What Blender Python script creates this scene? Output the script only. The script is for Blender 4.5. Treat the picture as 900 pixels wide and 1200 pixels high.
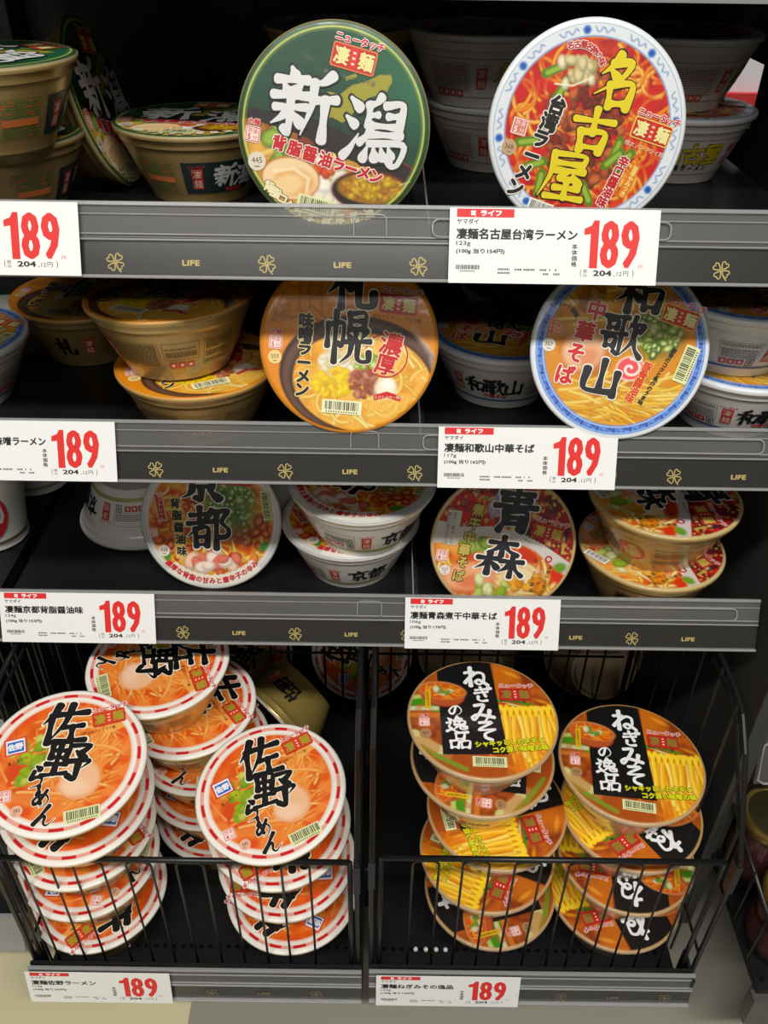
import bpy, bmesh, math, random
import numpy as np
from mathutils import Vector, Matrix, Euler
for o in list(bpy.data.objects): bpy.data.objects.remove(o)
S = bpy.context.scene
COL = S.collection
PI = math.pi
def R(d): return math.radians(d)

# ------------------------------------------------------------------ camera, world, lights, exposure
CAM_H, PITCH, ROLL, FOC = 1.0, R(36), R(0.8), 1005.0
cd = bpy.data.cameras.new('camera'); cam = bpy.data.objects.new('camera', cd); COL.objects.link(cam)
cd.sensor_fit = 'VERTICAL'; cd.sensor_height = 36.0; cd.sensor_width = 27.0
cd.lens = 36.0 * FOC / 1200.0; cd.clip_start = 0.02; cd.clip_end = 50
_f = Vector((0, math.cos(PITCH), -math.sin(PITCH)))
_u0 = Vector((0, math.sin(PITCH), math.cos(PITCH))); _r0 = Vector((1, 0, 0))
_r = _r0*math.cos(ROLL) + _u0*math.sin(ROLL); _u = -_r0*math.sin(ROLL) + _u0*math.cos(ROLL)
mw = Matrix.Identity(4)
for i in range(3): mw[i][0] = _r[i]; mw[i][1] = _u[i]; mw[i][2] = -_f[i]
mw[2][3] = CAM_H
cam.matrix_world = mw
S.camera = cam
def at_z(px, py, z):
    d = _f*FOC + _r*(px-450) + _u*(600-py); return Vector((0, 0, CAM_H)) + d*((z-CAM_H)/d.z)
def at_y(px, py, y):
    d = _f*FOC + _r*(px-450) + _u*(600-py); return Vector((0, 0, CAM_H)) + d*(y/d.y)

w = bpy.data.worlds.new('store_air'); S.world = w; w.use_nodes = True
w.node_tree.nodes['Background'].inputs[0].default_value = (1.0, 0.98, 0.96, 1)
w.node_tree.nodes['Background'].inputs[1].default_value = 0.03
def area(name, loc, target, sx, sy, e, col=(1, .985, .955)):
    l = bpy.data.lights.new(name, 'AREA'); l.shape = 'RECTANGLE'; l.size = sx; l.size_y = sy; l.energy = e; l.color = col
    o = bpy.data.objects.new(name, l); COL.objects.link(o); o.location = loc
    o.rotation_euler = (Vector(target)-Vector(loc)).to_track_quat('-Z', 'Y').to_euler(); return o
area('ceiling_lamp_near', (0.1, -0.80, 2.65), (0.1, 0.0, 0), 2.4, 0.16, 76)
area('ceiling_lamp_rear', (-0.2, -2.5, 2.65), (-0.1, -0.6, 0.6), 2.4, 0.2, 20)
area('ceiling_lamp_far', (0.6, 2.9, 2.65), (0.6, 2.9, 0), 1.6, 0.4, 60)
S.view_settings.view_transform = 'Standard'; S.view_settings.look = 'None'
S.view_settings.gamma = 1; S.view_settings.use_curve_mapping = False
S.view_settings.exposure = -0.08

# ------------------------------------------------------------------ colour + material helpers
def lin(c): return c/12.92 if c <= .04045 else ((c+.055)/1.055)**2.4
def rgb(r, g, b): return (lin(r/255), lin(g/255), lin(b/255))
MATS = {}
def mat(name, col, rough=.5, metal=0, coat=0, noise=0, nscale=40, bump=0, bscale=60, spec=.5, alpha=None):
    if name in MATS: return MATS[name]
    m = bpy.data.materials.new(name); m.use_nodes = True; nt = m.node_tree
    b = nt.nodes['Principled BSDF']; b.inputs['Roughness'].default_value = rough; b.inputs['Metallic'].default_value = metal
    b.inputs['Coat Weight'].default_value = coat; b.inputs['Coat Roughness'].default_value = .12
    b.inputs['Specular IOR Level'].default_value = spec
    b.inputs['Base Color'].default_value = (*col, 1)
    tc = nt.nodes.new('ShaderNodeTexCoord')
    if noise:
        n = nt.nodes.new('ShaderNodeTexNoise'); n.inputs['Scale'].default_value = nscale; n.inputs['Detail'].default_value = 4
        nt.links.new(tc.outputs['Object'], n.inputs['Vector'])
        mx = nt.nodes.new('ShaderNodeMix'); mx.data_type = 'RGBA'
        mx.inputs['A'].default_value = (*[c*(1-noise) for c in col], 1); mx.inputs['B'].default_value = (*[min(1, c*(1+noise)) for c in col], 1)
        nt.links.new(n.outputs['Fac'], mx.inputs['Factor']); nt.links.new(mx.outputs['Result'], b.inputs['Base Color'])
    if bump:
        n2 = nt.nodes.new('ShaderNodeTexNoise'); n2.inputs['Scale'].default_value = bscale; n2.inputs['Detail'].default_value = 2
        bp = nt.nodes.new('ShaderNodeBump'); bp.inputs['Strength'].default_value = bump; bp.inputs['Distance'].default_value = .002
        nt.links.new(tc.outputs['Object'], n2.inputs['Vector']); nt.links.new(n2.outputs['Fac'], bp.inputs['Height'])
        nt.links.new(bp.outputs['Normal'], b.inputs['Coat Normal' if coat else 'Normal'])
    if alpha is not None:
        b.inputs['Alpha'].default_value = alpha
    MATS[name] = m; return m
def print_mat():
    m = bpy.data.materials.new('printed_film'); m.use_nodes = True; nt = m.node_tree; b = nt.nodes['Principled BSDF']
    a = nt.nodes.new('ShaderNodeAttribute'); a.attribute_name = 'print'
    nt.links.new(a.outputs['Color'], b.inputs['Base Color'])
    b.inputs['Roughness'].default_value = .45; b.inputs['Coat Weight'].default_value = .35; b.inputs['Coat Roughness'].default_value = .1
    tc = nt.nodes.new('ShaderNodeTexCoord'); n2 = nt.nodes.new('ShaderNodeTexNoise'); n2.inputs['Scale'].default_value = 38
    bp = nt.nodes.new('ShaderNodeBump'); bp.inputs['Strength'].default_value = .35; bp.inputs['Distance'].default_value = .002
    nt.links.new(tc.outputs['Object'], n2.inputs['Vector']); nt.links.new(n2.outputs['Fac'], bp.inputs['Height'])
    nt.links.new(bp.outputs['Normal'], b.inputs['Coat Normal'])
    return m
PRINT = print_mat()
def ink(r, g, b): return mat('ink_%d_%d_%d' % (r, g, b), rgb(r, g, b), .45, coat=.3, bump=.35, bscale=38)
def paper(r, g, b): return mat('paper_%d_%d_%d' % (r, g, b), rgb(r, g, b), .55)
BLACK, WHITE, RED = (14, 13, 13), (244, 242, 238), (205, 28, 26)
black_metal = mat('black_shelf_metal', (.0085, .0085, .0095), .42, noise=.3, nscale=160, spec=.35)
black_wire = mat('black_coated_wire', (.0065, .0065, .007), .4)
dark_panel = mat('dark_end_panel', (.045, .046, .043), .6, noise=.12, nscale=30)
rail_grey = mat('rail_backing', (.075, .07, .062), .35, noise=.08, nscale=15, coat=.3)
strip_dark = mat('rail_insert_dark', (.032, .030, .027), .3, coat=.35)
clear_edge = mat('clear_plastic_edge', (.40, .40, .39), .22, coat=.5, alpha=.62)
clear_sheet = mat('clear_plastic_sheet', (.20, .195, .185), .38, coat=.12, alpha=.36)
clear_thin = mat('clear_divider_plastic', (.25, .25, .26), .1, coat=1, alpha=.10)
gold_print = mat('gold_print', rgb(200, 178, 92), .4, metal=.2)
gold_cup = mat('gold_cup_paper', rgb(176, 146, 88), .34, metal=.5, coat=.6, bump=.5, bscale=30)
gold_cup_bright = mat('gold_cup_bright', rgb(206, 178, 96), .3, metal=.6, coat=.6, bump=.5, bscale=30)
clear_cup = mat('pale_gold_cup', rgb(205, 178, 142), .34, metal=.25, coat=.8, bump=.7, bscale=26)
white_cup = mat('white_cup_paper', rgb(226, 222, 214), .4, coat=.6, bump=.5, bscale=30)
grey_cup = mat('grey_white_cup_paper', rgb(205, 198, 188), .45, coat=.5, bump=.5, bscale=30)

# ------------------------------------------------------------------ mesh builder
class MB:
    def __init__(s): s.v = []; s.f = []; s.m = []; s.mats = []
    def mi(s, m):
        if m not in s.mats: s.mats.append(m)
        return s.mats.index(m)
    def add(s, vs, fs, m):
        b = len(s.v); k = s.mi(m); s.v += [tuple(v) for v in vs]; s.f += [tuple(i+b for i in f) for f in fs]; s.m += [k]*len(fs)
    def box(s, a, b, m):
        x0, y0, z0 = a; x1, y1, z1 = b
        s.add([(x0,y0,z0),(x1,y0,z0),(x1,y1,z0),(x0,y1,z0),(x0,y0,z1),(x1,y0,z1),(x1,y1,z1),(x0,y1,z1)],
              [(0,3,2,1),(4,5,6,7),(0,1,5,4),(1,2,6,5),(2,3,7,6),(3,0,4,7)], m)
    def prism(s, prof, x0, x1, m, close=True):          # profile of (y,z) swept along X
        n = len(prof); vs = [(x0, y, z) for y, z in prof] + [(x1, y, z) for y, z in prof]
        fs = [(i, (i+1) % n, n+(i+1) % n, n+i) for i in range(n)]
        fs += [tuple(range(n-1, -1, -1)), tuple(range(n, 2*n))]
        s.add(vs, fs, m)
    def tube(s, pts, r, m, n=8, closed=False):
        pts = [Vector(p) for p in pts]; k = len(pts); rings = []
        prev = None
        for i, p in enumerate(pts):
            if closed: t = pts[(i+1) % k]-pts[i-1]
            else: t = pts[min(i+1, k-1)]-pts[max(i-1, 0)]
            t.normalize()
            ref = prev if prev is not None else (Vector((0, 0, 1)) if abs(t.z) < .9 else Vector((1, 0, 0)))
            a = (ref-t*ref.dot(t)).normalized(); prev = a; b = t.cross(a)
            rings.append([p+(a*math.cos(2*PI*j/n)+b*math.sin(2*PI*j/n))*r for j in range(n)])
        vs = [v for g in rings for v in g]; fs = []
        for i in range(k if closed else k-1):
            i2 = (i+1) % k
            for j in range(n): fs.append((i*n+j, i*n+(j+1) % n, i2*n+(j+1) % n, i2*n+j))
        if not closed: fs += [tuple(range(n-1, -1, -1)), tuple((k-1)*n+j for j in range(n))]
        s.add(vs, fs, m)
    def lathe(s, prof, m, n=72, mfun=None):
        k = len(prof); vs = []
        for r, z in prof:
            for j in range(n): a = 2*PI*j/n; vs.append((r*math.cos(a), r*math.sin(a), z))
        for i in range(k-1):
            fs = [(i*n+j, i*n+(j+1) % n, (i+1)*n+(j+1) % n, (i+1)*n+j) for j in range(n)]
            b = len(s.v)
            if i == 0: b0 = b; s.v += vs
            s.f += [tuple(q+b0 for q in f) for f in fs]; s.m += [s.mi(mfun(i) if mfun else m)]*len(fs)
    def build(s, name, parent=None, smooth=False, loc=None):
        me = bpy.data.meshes.new(name); me.from_pydata(s.v, [], s.f)
        for m in s.mats: me.materials.append(m)
        me.polygons.foreach_set('material_index', s.m)
        if smooth: me.polygons.foreach_set('use_smooth', [True]*len(s.f))
        me.update()
        o = bpy.data.objects.new(name, me); COL.objects.link(o)
        if parent: o.parent = parent
        if loc: o.location = loc
        return o
def autosmooth(o, ang=35):
    me = o.data; bm = bmesh.new(); bm.from_mesh(me)
    for e in bm.edges:
        if len(e.link_faces) == 2 and e.calc_face_angle(0) > R(ang): e.smooth = False
    bm.to_mesh(me); bm.free()
def bevel(o, wd=.0015, seg=2):
    md = o.modifiers.new('bevel', 'BEVEL'); md.width = wd; md.segments = seg; md.limit_method = 'ANGLE'
def empty(name, loc=(0, 0, 0), rot=None):
    o = bpy.data.objects.new(name, None); o.empty_display_size = .02; COL.objects.link(o); o.location = loc
    if rot is not None: o.rotation_euler = rot
    return o
def tag(o, label=None, cat=None, group=None, kind=None):
    if label: o['label'] = label
    if cat: o['category'] = cat
    if group: o['group'] = group
    if kind: o['kind'] = kind
    return o

# ------------------------------------------------------------------ lettering: font glyphs and hand-brushed strokes (2-D polygons, unit = em, y up)
_tc = {}
def text2d(s, bold=0.0):
    if (s, bold) in _tc: return _tc[(s, bold)]
    c = bpy.data.curves.new('t', 'FONT'); c.body = s; c.size = 1; c.align_x = 'CENTER'; c.align_y = 'CENTER'
    c.offset = bold; c.resolution_u = 2; c.fill_mode = 'FRONT'
    o = bpy.data.objects.new('t', c); COL.objects.link(o)
    dg = bpy.context.evaluated_depsgraph_get(); ev = o.evaluated_get(dg); me = ev.to_mesh()
    vs = [(v.co.x, v.co.y) for v in me.vertices]; fs = [tuple(p.vertices) for p in me.polygons]
    ev.to_mesh_clear(); bpy.data.objects.remove(o); bpy.data.curves.remove(c)
    if vs:
        x0 = min(v[0] for v in vs); x1 = max(v[0] for v in vs); y0 = min(v[1] for v in vs); y1 = max(v[1] for v in vs)
        vs = [(x-(x0+x1)/2, y-(y0+y1)/2) for x, y in vs]; wh = (x1-x0, y1-y0)
    else: wh = (0, 0)
    _tc[(s, bold)] = (vs, fs, wh); return _tc[(s, bold)]
STR = {
'新': '28,5 33,14 d|8,22 52,18|18,28 24,38 d|43,26 35,38 d|4,44 56,40|8,61 54,56|30,44 30,95 23,90|28,62 18,74 4,84 t|34,66 48,80 d|90,7 78,17 62,22 t|64,20 63,52 50,94 t|66,44 99,39|83,42 83,98',
'潟': '6,12 20,23 d|2,38 15,47 d|2,92 12,80 22,60 t|52,5 46,13 34,18|36,17 36,45|38,31 50,29|62,15 88,11 86,44|68,29 85,27|36,45 86,42|42,45 36,60 26,70|42,57 90,53|42,70 96,65 92,92 82,97 75,89|38,78 34,92 d|50,78 53,89 d|62,76 66,87 d|74,74 79,84 d',
'名': '50,3 38,22 18,38 t|38,19 76,15 58,46 8,76 t|34,30 50,44 d|38,58 41,97|38,58 86,53 80,97|42,92 78,89',
'古': '4,31 96,25|50,3 50,56|22,56 27,97|22,57 80,52 75,96|28,90 74,87',
'屋': '18,9 88,6 85,28|20,27 84,24|18,9 18,52 0,98 t|30,42 92,37|54,43 38,59 76,55|70,48 86,64 d|34,77 88,73|59,60 59,94|16,97 100,93',
'札': '3,33 52,27|29,3 29,97|28,35 18,54 2,70 t|33,44 48,58 d|65,4 65,82 72,93 96,91 97,70',
'幌': '8,27 8,68|8,28 40,24 39,66 31,63|24,3 24,98|53,5 55,34|53,5 86,2 83,34|56,18 80,17|56,33 82,32|68,38 68,56|50,42 58,53 d|90,36 80,52 t|44,59 99,55|60,60 56,82 38,99 t|74,59 74,88 84,95 98,92 98,77',
'和': '46,4 34,12 12,17 t|2,35 56,29|30,14 30,98|28,38 18,58 2,74 t|34,44 54,62 d|62,35 66,86|62,36 98,32 93,86|66,79 92,76',
'歌': '3,11 56,7|12,20 14,38|12,20 34,18 32,37|14,36 32,35|47,9 46,48|1,52 58,47|12,60 14,82|12,60 34,58 32,81|14,80 32,79|47,50 47,97 35,92|74,3 70,20 58,36 t|68,23 99,18 90,35|79,32 74,64 52,98 t|78,56 86,80 101,97',
'山': '50,4 50,86|12,36 14,91 87,87|88,32 87,96',
'京': '47,1 55,13 d|5,23 97,18|28,35 30,62|28,35 75,31 72,61|30,60 72,57|50,61 50,97 39,91|30,70 24,82 10,92 t|68,68 90,90 d',
'都': '8,21 48,17|28,3 28,40|2,42 58,35|56,9 34,42 2,72 t|18,55 20,97|18,55 47,51 45,96|20,75 44,73|20,94 44,92|66,12 93,8 79,35 95,54 92,70 76,74|67,12 67,101',
'青': '13,14 87,10|19,28 81,25|50,1 50,42|1,44 99,39|26,55 26,80 17,99|26,55 77,51 77,95 64,91|28,68 75,66|28,81 75,79',
'森': '23,18 78,14|50,1 50,48|48,20 36,34 18,45 t|53,20 66,34 84,42|3,62 47,58|26,46 26,99|25,64 16,78 0,90 t|29,66 46,82 d|53,62 99,57|77,46 77,99|75,64 66,78 52,90 t|79,64 88,80 102,92',
'佐': '30,3 20,26 2,50 t|18,30 18,99|30,27 96,20|60,1 50,46 24,90 t|48,60 90,55|68,59 68,92|34,96 99,92',
'野': '6,8 9,47|6,8 45,5 42,47|9,27 42,25|9,45 42,44|25,7 25,86|4,64 47,60|0,94 52,83|56,10 92,6 72,31|64,25 84,41 d|50,53 99,46 86,66 t|75,50 75,97 59,90',
'ら': '38,3 58,15 d|34,28 26,62 52,50 76,56 72,82 36,99 t',
'長': '46,6 54,50 48,94',
'め': '24,20 38,56 54,80|66,8 44,68 20,88 9,68 30,40 66,30 90,52 82,82 56,98 t',
'ん': '54,3 32,50 10,97|12,95 36,57 52,58 54,86 72,95 98,62 t',
'ね': '28,5 28,99|6,32 42,25 24,55 5,84|24,58 56,30 83,36 84,72 66,92 49,80 64,68 100,94',
'ぎ': '18,22 74,13|13,43 82,32|44,3 56,32 72,62|30,66 30,86 50,95 78,90|82,0 89,13 d|94,-3 101,9 d',
'み': '20,16 56,12 34,60 15,88 7,74 34,60 96,72|79,40 74,68 52,99 t',
'そ': '26,10 78,7 20,47 94,41 50,62 48,83 74,95',
'の': '55,20 40,76 20,83 9,56 34,22 68,16 91,46 84,76 56,95 t',
'逸': '54,1 46,12 36,20 t|50,11 76,9 66,23|40,26 42,47|40,26 89,24 86,46|42,45 86,44|63,26 62,47|56,48 48,64 28,78 t|68,47 68,68 80,74 97,70 97,58|76,50 86,58 d|10,9 22,21 d|4,37 23,34 14,56 25,71|4,86 26,76 60,93 101,90',
'品': '30,5 33,43|30,5 73,3 69,43|33,40 69,38|3,54 7,95|3,54 43,52 39,95|7,91 39,90|56,54 59,95|56,54 99,52 95,95|59,91 95,90',
}
def catmull(pts, n=6):
    if len(pts) < 3: return [tuple(np.array(pts[0])*(1-t)+np.array(pts[1])*t) for t in np.linspace(0, 1, n)]
    P = [np.array(p, float) for p in pts]; P = [2*P[0]-P[1]]+P+[2*P[-1]-P[-2]]; out = []
    for i in range(1, len(P)-2):
        for t in np.linspace(0, 1, n, endpoint=False):
            a, b, c, d = P[i-1:i+3]; tau = .42
            m1 = tau*(c-a); m2 = tau*(d-b)
            out.append((2*t**3-3*t*t+1)*b+(t**3-2*t*t+t)*m1+(-2*t**3+3*t*t)*c+(t**3-t*t)*m2)
    out.append(P[-2]); return [tuple(p) for p in out]
def brush2d(ch, wd=11.0, halo=0.0, seed=3):
    vs, fs, _st = [], [], []; rnd = random.Random(seed*97+ord(ch))
    for st in STR[ch].split('|'):
        tk = st.split(); typ = tk.pop() if tk[-1] in 'dt' else 's'
        pts = catmull([tuple(map(float, q.split(','))) for q in tk]); n = len(pts)
        L, Rr = [], []; wj = wd*rnd.uniform(.9, 1.12)
        for i, p in enumerate(pts):
            t = i/(n-1); a = np.array(pts[min(i+1, n-1)])-np.array(pts[max(i-1, 0)]); a = a/(np.hypot(*a)+1e-9); nn = np.array((-a[1], a[0]))
            if typ == 't': k = (1.12-.95*t**1.4)
            elif typ == 'd': k = .45+.9*min(1, t*1.3)
            else: k = 1.12-.34*math.sin(PI*min(1, t*1.05))+.05*math.sin(9*t)
            if typ == 's' and abs(a[0]) > abs(a[1]): k *= .86
            h = k*wj*1.14/2+halo
            if i == 0: p = tuple(np.array(p)-a*(wd*.18+halo))
            if i == n-1: p = tuple(np.array(p)+a*(wd*.15+halo))
            L.append(np.array(p)+nn*h); Rr.append(np.array(p)-nn*h)
        b = len(vs)
        for i in range(n-1):                          # short pieces, so a stroke that crosses itself stacks cleanly
            kk = len(vs); vs += [L[i], Rr[i], L[i+1], Rr[i+1]]; fs.append((kk, kk+2, kk+3, kk+1))
            if i % 3 == 2 or i == n-2: _st.append((b, len(vs))); b = len(vs)
        for e, sgn in ((0, -1), (n-1, 1)):            # rounded brush ends
            c = (L[e]+Rr[e])/2; d = (L[e]-Rr[e])/2; f = np.array((d[1], -d[0]))*(sgn*.7); f = f if sgn > 0 else f
            kk = len(vs); vs.append(c)
            q = [c+d*math.cos(a)+f*math.sin(a) for a in np.linspace(0, PI, 6)]; vs += q
            for j in range(5): fs.append((kk, kk+1+j, kk+2+j))
            _st.append((kk, len(vs)))
        # consistent winding is restored when the mesh is built
    return [((x-50)/100, (50-y)/100) for x, y in vs], fs, _st
# ---- a 2-D sheet onto which print is collected; mapped to a lid or a cup wall at the end
class Sheet(MB):
    def __init__(s, mapping): super().__init__(); s.map = mapping
    def put(s, vs, fs, c, sx, sy, rot, z, m):
        cr, sr = math.cos(rot), math.sin(rot); base = [(c[0]+x*sx*cr-y*sy*sr, c[1]+x*sx*sr+y*sy*cr) for x, y in vs]
        out = []
        for f in fs:                                    # all faces wind counter-clockwise so they face out
            a = 0
            for i in range(len(f)):
                x0, y0 = base[f[i]]; x1, y1 = base[f[(i+1) % len(f)]]; a += x0*y1-x1*y0
            out.append(f if a >= 0 else tuple(reversed(f)))
        s.add([s.map(x, y, z) for x, y in base], out, m)
    def glyphs(s, t, c, h, rot, z, m, xs, r, n):        # thickened by stacking shifted copies, each a few microns above the last
        v, f, _ = text2d(t)
        sh = [(0, 0)] if r <= 0 else [(r*math.cos(2*PI*i/n+.6), r*math.sin(2*PI*i/n+.6)) for i in range(n)]+([(0, 0)] if r > .06 else [])
        for i, (dx, dy) in enumerate(sh): s.put([(x+dx/max(xs, .3), y+dy) for x, y in v], f, c, h*xs, h, rot, z+i*.05, m)
    def text(s, t, c, h, rot=0, z=3, m=None, xs=1.0, bold=.02, halo=None, halo_m=None):
        big = h > .09
        if halo_m is not None: s.glyphs(t, c, h, rot, z-1, halo_m, xs, bold+halo, 10 if big else 6)
        s.glyphs(t, c, h, rot, z, m, xs, bold if big or bold > .035 else 0, 5 if big else 3)
    def run(s, t, p0, p1, h, z=3, m=None, bold=.02, halo=None, halo_m=None, rot=None, bend=0):   # characters spread from p0 to p1, each upright along rot
        n = len(t)
        for i, ch in enumerate(t):
            k = i/(n-1) if n > 1 else .5
            x = p0[0]+(p1[0]-p0[0])*k; y = p0[1]+(p1[1]-p0[1])*k
            dx, dy = p1[0]-p0[0], p1[1]-p0[1]; L = math.hypot(dx, dy) or 1
            off = bend*(1-(2*k-1)**2); x += -dy/L*off; y += dx/L*off
            r = rot if rot is not None else math.atan2(dy, dx)-bend*4*(2*k-1)/L
            s.text(ch, (x, y), h, r, z, m, 1, bold, halo, halo_m)
    def brush(s, ch, c, w, h=None, rot=0, z=5, m=None, wd=11, halo=0, halo_m=None):
        h = h or w
        def lay(hl, z, m):
            v, f, st = brush2d(ch, wd, hl)
            for i, (a, e) in enumerate(st):
                s.put(v[a:e], [tuple(q-a for q in t) for t in f if a <= t[0] < e], c, w, h, rot, z+i*.012, m)
        if halo_m is not None: lay(halo, z-1, halo_m)
        lay(0, z, m)
    def rect(s, c, w, h, rot=0, z=1, m=None, rad=0, n=1):
        if rad:
            vs = []
            for cx, cy, a0 in ((w/2-rad, h/2-rad, 0), (-w/2+rad, h/2-rad, 90), (-w/2+rad, -h/2+rad, 180), (w/2-rad, -h/2+rad, 270)):
                for k in range(5): a = R(a0+22.5*k); vs.append((cx+rad*math.cos(a), cy+rad*math.sin(a)))
            s.put(vs, [tuple(range(len(vs)))], c, 1, 1, rot, z, m)
        else:
            vs = []; fs = []
            ny = max(1, int(h/.004)) if n > 1 else 1
            for i in range(n+1): vs += [(-w/2+w*i/n, -h/2+h*j/ny) for j in range(ny+1)]
            for i in range(n):
                for j in range(ny): a = i*(ny+1)+j; fs.append((a, a+ny+1, a+ny+2, a+1))
            s.put(vs, fs, c, 1, 1, rot, z, m)
    def frame(s, c, w, h, t, rot=0, z=1, m=None, n=1):
        cr, sr = math.cos(rot), math.sin(rot)
        for dx, dy, a, b in ((0, h/2, w+t, t), (0, -h/2, w+t, t), (w/2, 0, t, h), (-w/2, 0, t, h)):
            s.rect((c[0]+dx*cr-dy*sr, c[1]+dx*sr+dy*cr), a, b, rot, z, m, n=n if a > b else 1)
    def disc(s, c, rx, ry=None, rot=0, z=1, m=None, n=28):
        ry = ry or rx
        s.put([(math.cos(2*PI*i/n), math.sin(2*PI*i/n)) for i in range(n)], [tuple(range(n))], c, rx, ry, rot, z, m)
    def ringp(s, c, r0, r1, z=1, m=None, n=28):
        vs = []; fs = []
        for i in range(n):
            a = 2*PI*i/n; vs += [(r0*math.cos(a), r0*math.sin(a)), (r1*math.cos(a), r1*math.sin(a))]
            j = (i+1) % n; fs.append((2*i, 2*i+1, 2*j+1, 2*j))
        s.put(vs, fs, c, 1, 1, 0, z, m)
    def ribbon(s, pts, wd, z, m):
        P = [np.array(p, float) for p in pts]; vs = []; n = len(P)
        for i in range(n):
            t = P[min(i+1, n-1)]-P[max(i-1, 0)]; t = t/(np.hypot(*t)+1e-9); nn = np.array((-t[1], t[0]))*wd/2; vs += [P[i]-nn, P[i]+nn]
        s.put([tuple(v) for v in vs], [(2*i, 2*i+2, 2*i+3, 2*i+1) for i in range(n-1)], (0, 0), 1, 1, 0, z, m)
    def clover(s, x, y, r, z, m):
        for j in range(4):                              # four heart-shaped leaves and a stem
            a = R(45+90*j+10); ca, sa = math.cos(a), math.sin(a); L = []
            for u, v in ((.12, 0), (.5, .30), (.86, .46), (1.08, .34), (1.05, .12), (.92, 0), (1.05, -.12), (1.08, -.34), (.86, -.46), (.5, -.30), (.12, 0)): L.append((x+r*(u*ca-v*sa), y+r*(u*sa+v*ca)))
            s.ribbon(L, r*.15, z, m)
        s.ribbon([(x, y), (x+r*.25, y-r*.7), (x+r*.7, y-r*1.25)], r*.16, z, m)
    def barcode(s, c, w, h, rot=0, z=1, bg=(226, 228, 168), seed=1):
        rnd = random.Random(seed); s.rect(c, w, h, rot, z, ink(*bg)); x = -w*.42; cr, sr = math.cos(rot), math.sin(rot)
        while x < w*.42:
            b = w*rnd.choice((.012, .018, .03)); y = h*.08
            s.rect((c[0]+(x+b/2)*cr-y*sr, c[1]+(x+b/2)*sr+y*cr), b, h*.62, rot, z+1, ink(30, 30, 28)); x += b+w*rnd.choice((.014, .02, .03))
        for k in range(13):
            xx = -w*.38+w*.76*k/12; yy = -h*.37
            s.rect((c[0]+xx*cr-yy*sr, c[1]+xx*sr+yy*cr), w*.03, h*.1, rot, z+1, ink(50, 50, 46))

# ------------------------------------------------------------------ cup geometry
K = 1.07                                 # printed size of the cups against the base drawing
LR, CH = .064, .0555                     # lid radius, cup height
ZL = CH                                  # lid top
STEP = .00007
def lid_map(x, y, z): return (x*LR*.985, y*LR*.985, ZL+.0002+z*STEP)
def wall_r(z):
    t = min(1, max(0, (z-.004)/.040)); return .0405+.0185*t**.85
def wall_map(u, v, z):                   # u metres around, v metres above the base
    a = u/.0515; r = wall_r(v)+.0003+z*STEP*.8
    return (r*math.sin(a), -r*math.cos(a), v)
BODY_PROF = [(.0, .003), (.034, .003), (.036, 0), (.0395, 0), (.0405, .003)] + [(wall_r(z), z) for z in (.008, .013, .019, .026, .033, .040, .0435)] + \
            [(.0603, .0446), (.0612, .0490), (.0617, .0502), (.0640, .0510), (.0644, .0522), (.0640, .0535), (.0630, .0545)]
_bm = {}
def cup_body(m):
    b = MB(); b.lathe(BODY_PROF, m); o = b.build('cup_body', smooth=True); autosmooth(o, 40); return o

# ------------------------------------------------------------------ painted lid: colours evaluated per vertex of a fine polar disc
NR, NT = 118, 460
_rr = np.concatenate([[0.0], np.linspace(.02, 1, NR)]); _tt = np.linspace(0, 2*PI, NT, endpoint=False)
PX = np.concatenate([[0.0], np.outer(_rr[1:], np.cos(_tt)).ravel()]); PY = np.concatenate([[0.0], np.outer(_rr[1:], np.sin(_tt)).ravel()])
PRAD = np.hypot(PX, PY); PANG = np.arctan2(PY, PX)
def vnoise(x, y, seed):
    rs = np.random.RandomState(seed); g = rs.rand(64, 64); xi = np.floor(x).astype(int); yi = np.floor(y).astype(int)
    fx = x-xi; fy = y-yi; fx = fx*fx*(3-2*fx); fy = fy*fy*(3-2*fy); xi %= 64; yi %= 64; x1 = (xi+1) % 64; y1 = (yi+1) % 64
    return (g[xi, yi]*(1-fx)+g[x1, yi]*fx)*(1-fy)+(g[xi, y1]*(1-fx)+g[x1, y1]*fx)*fy
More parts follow.
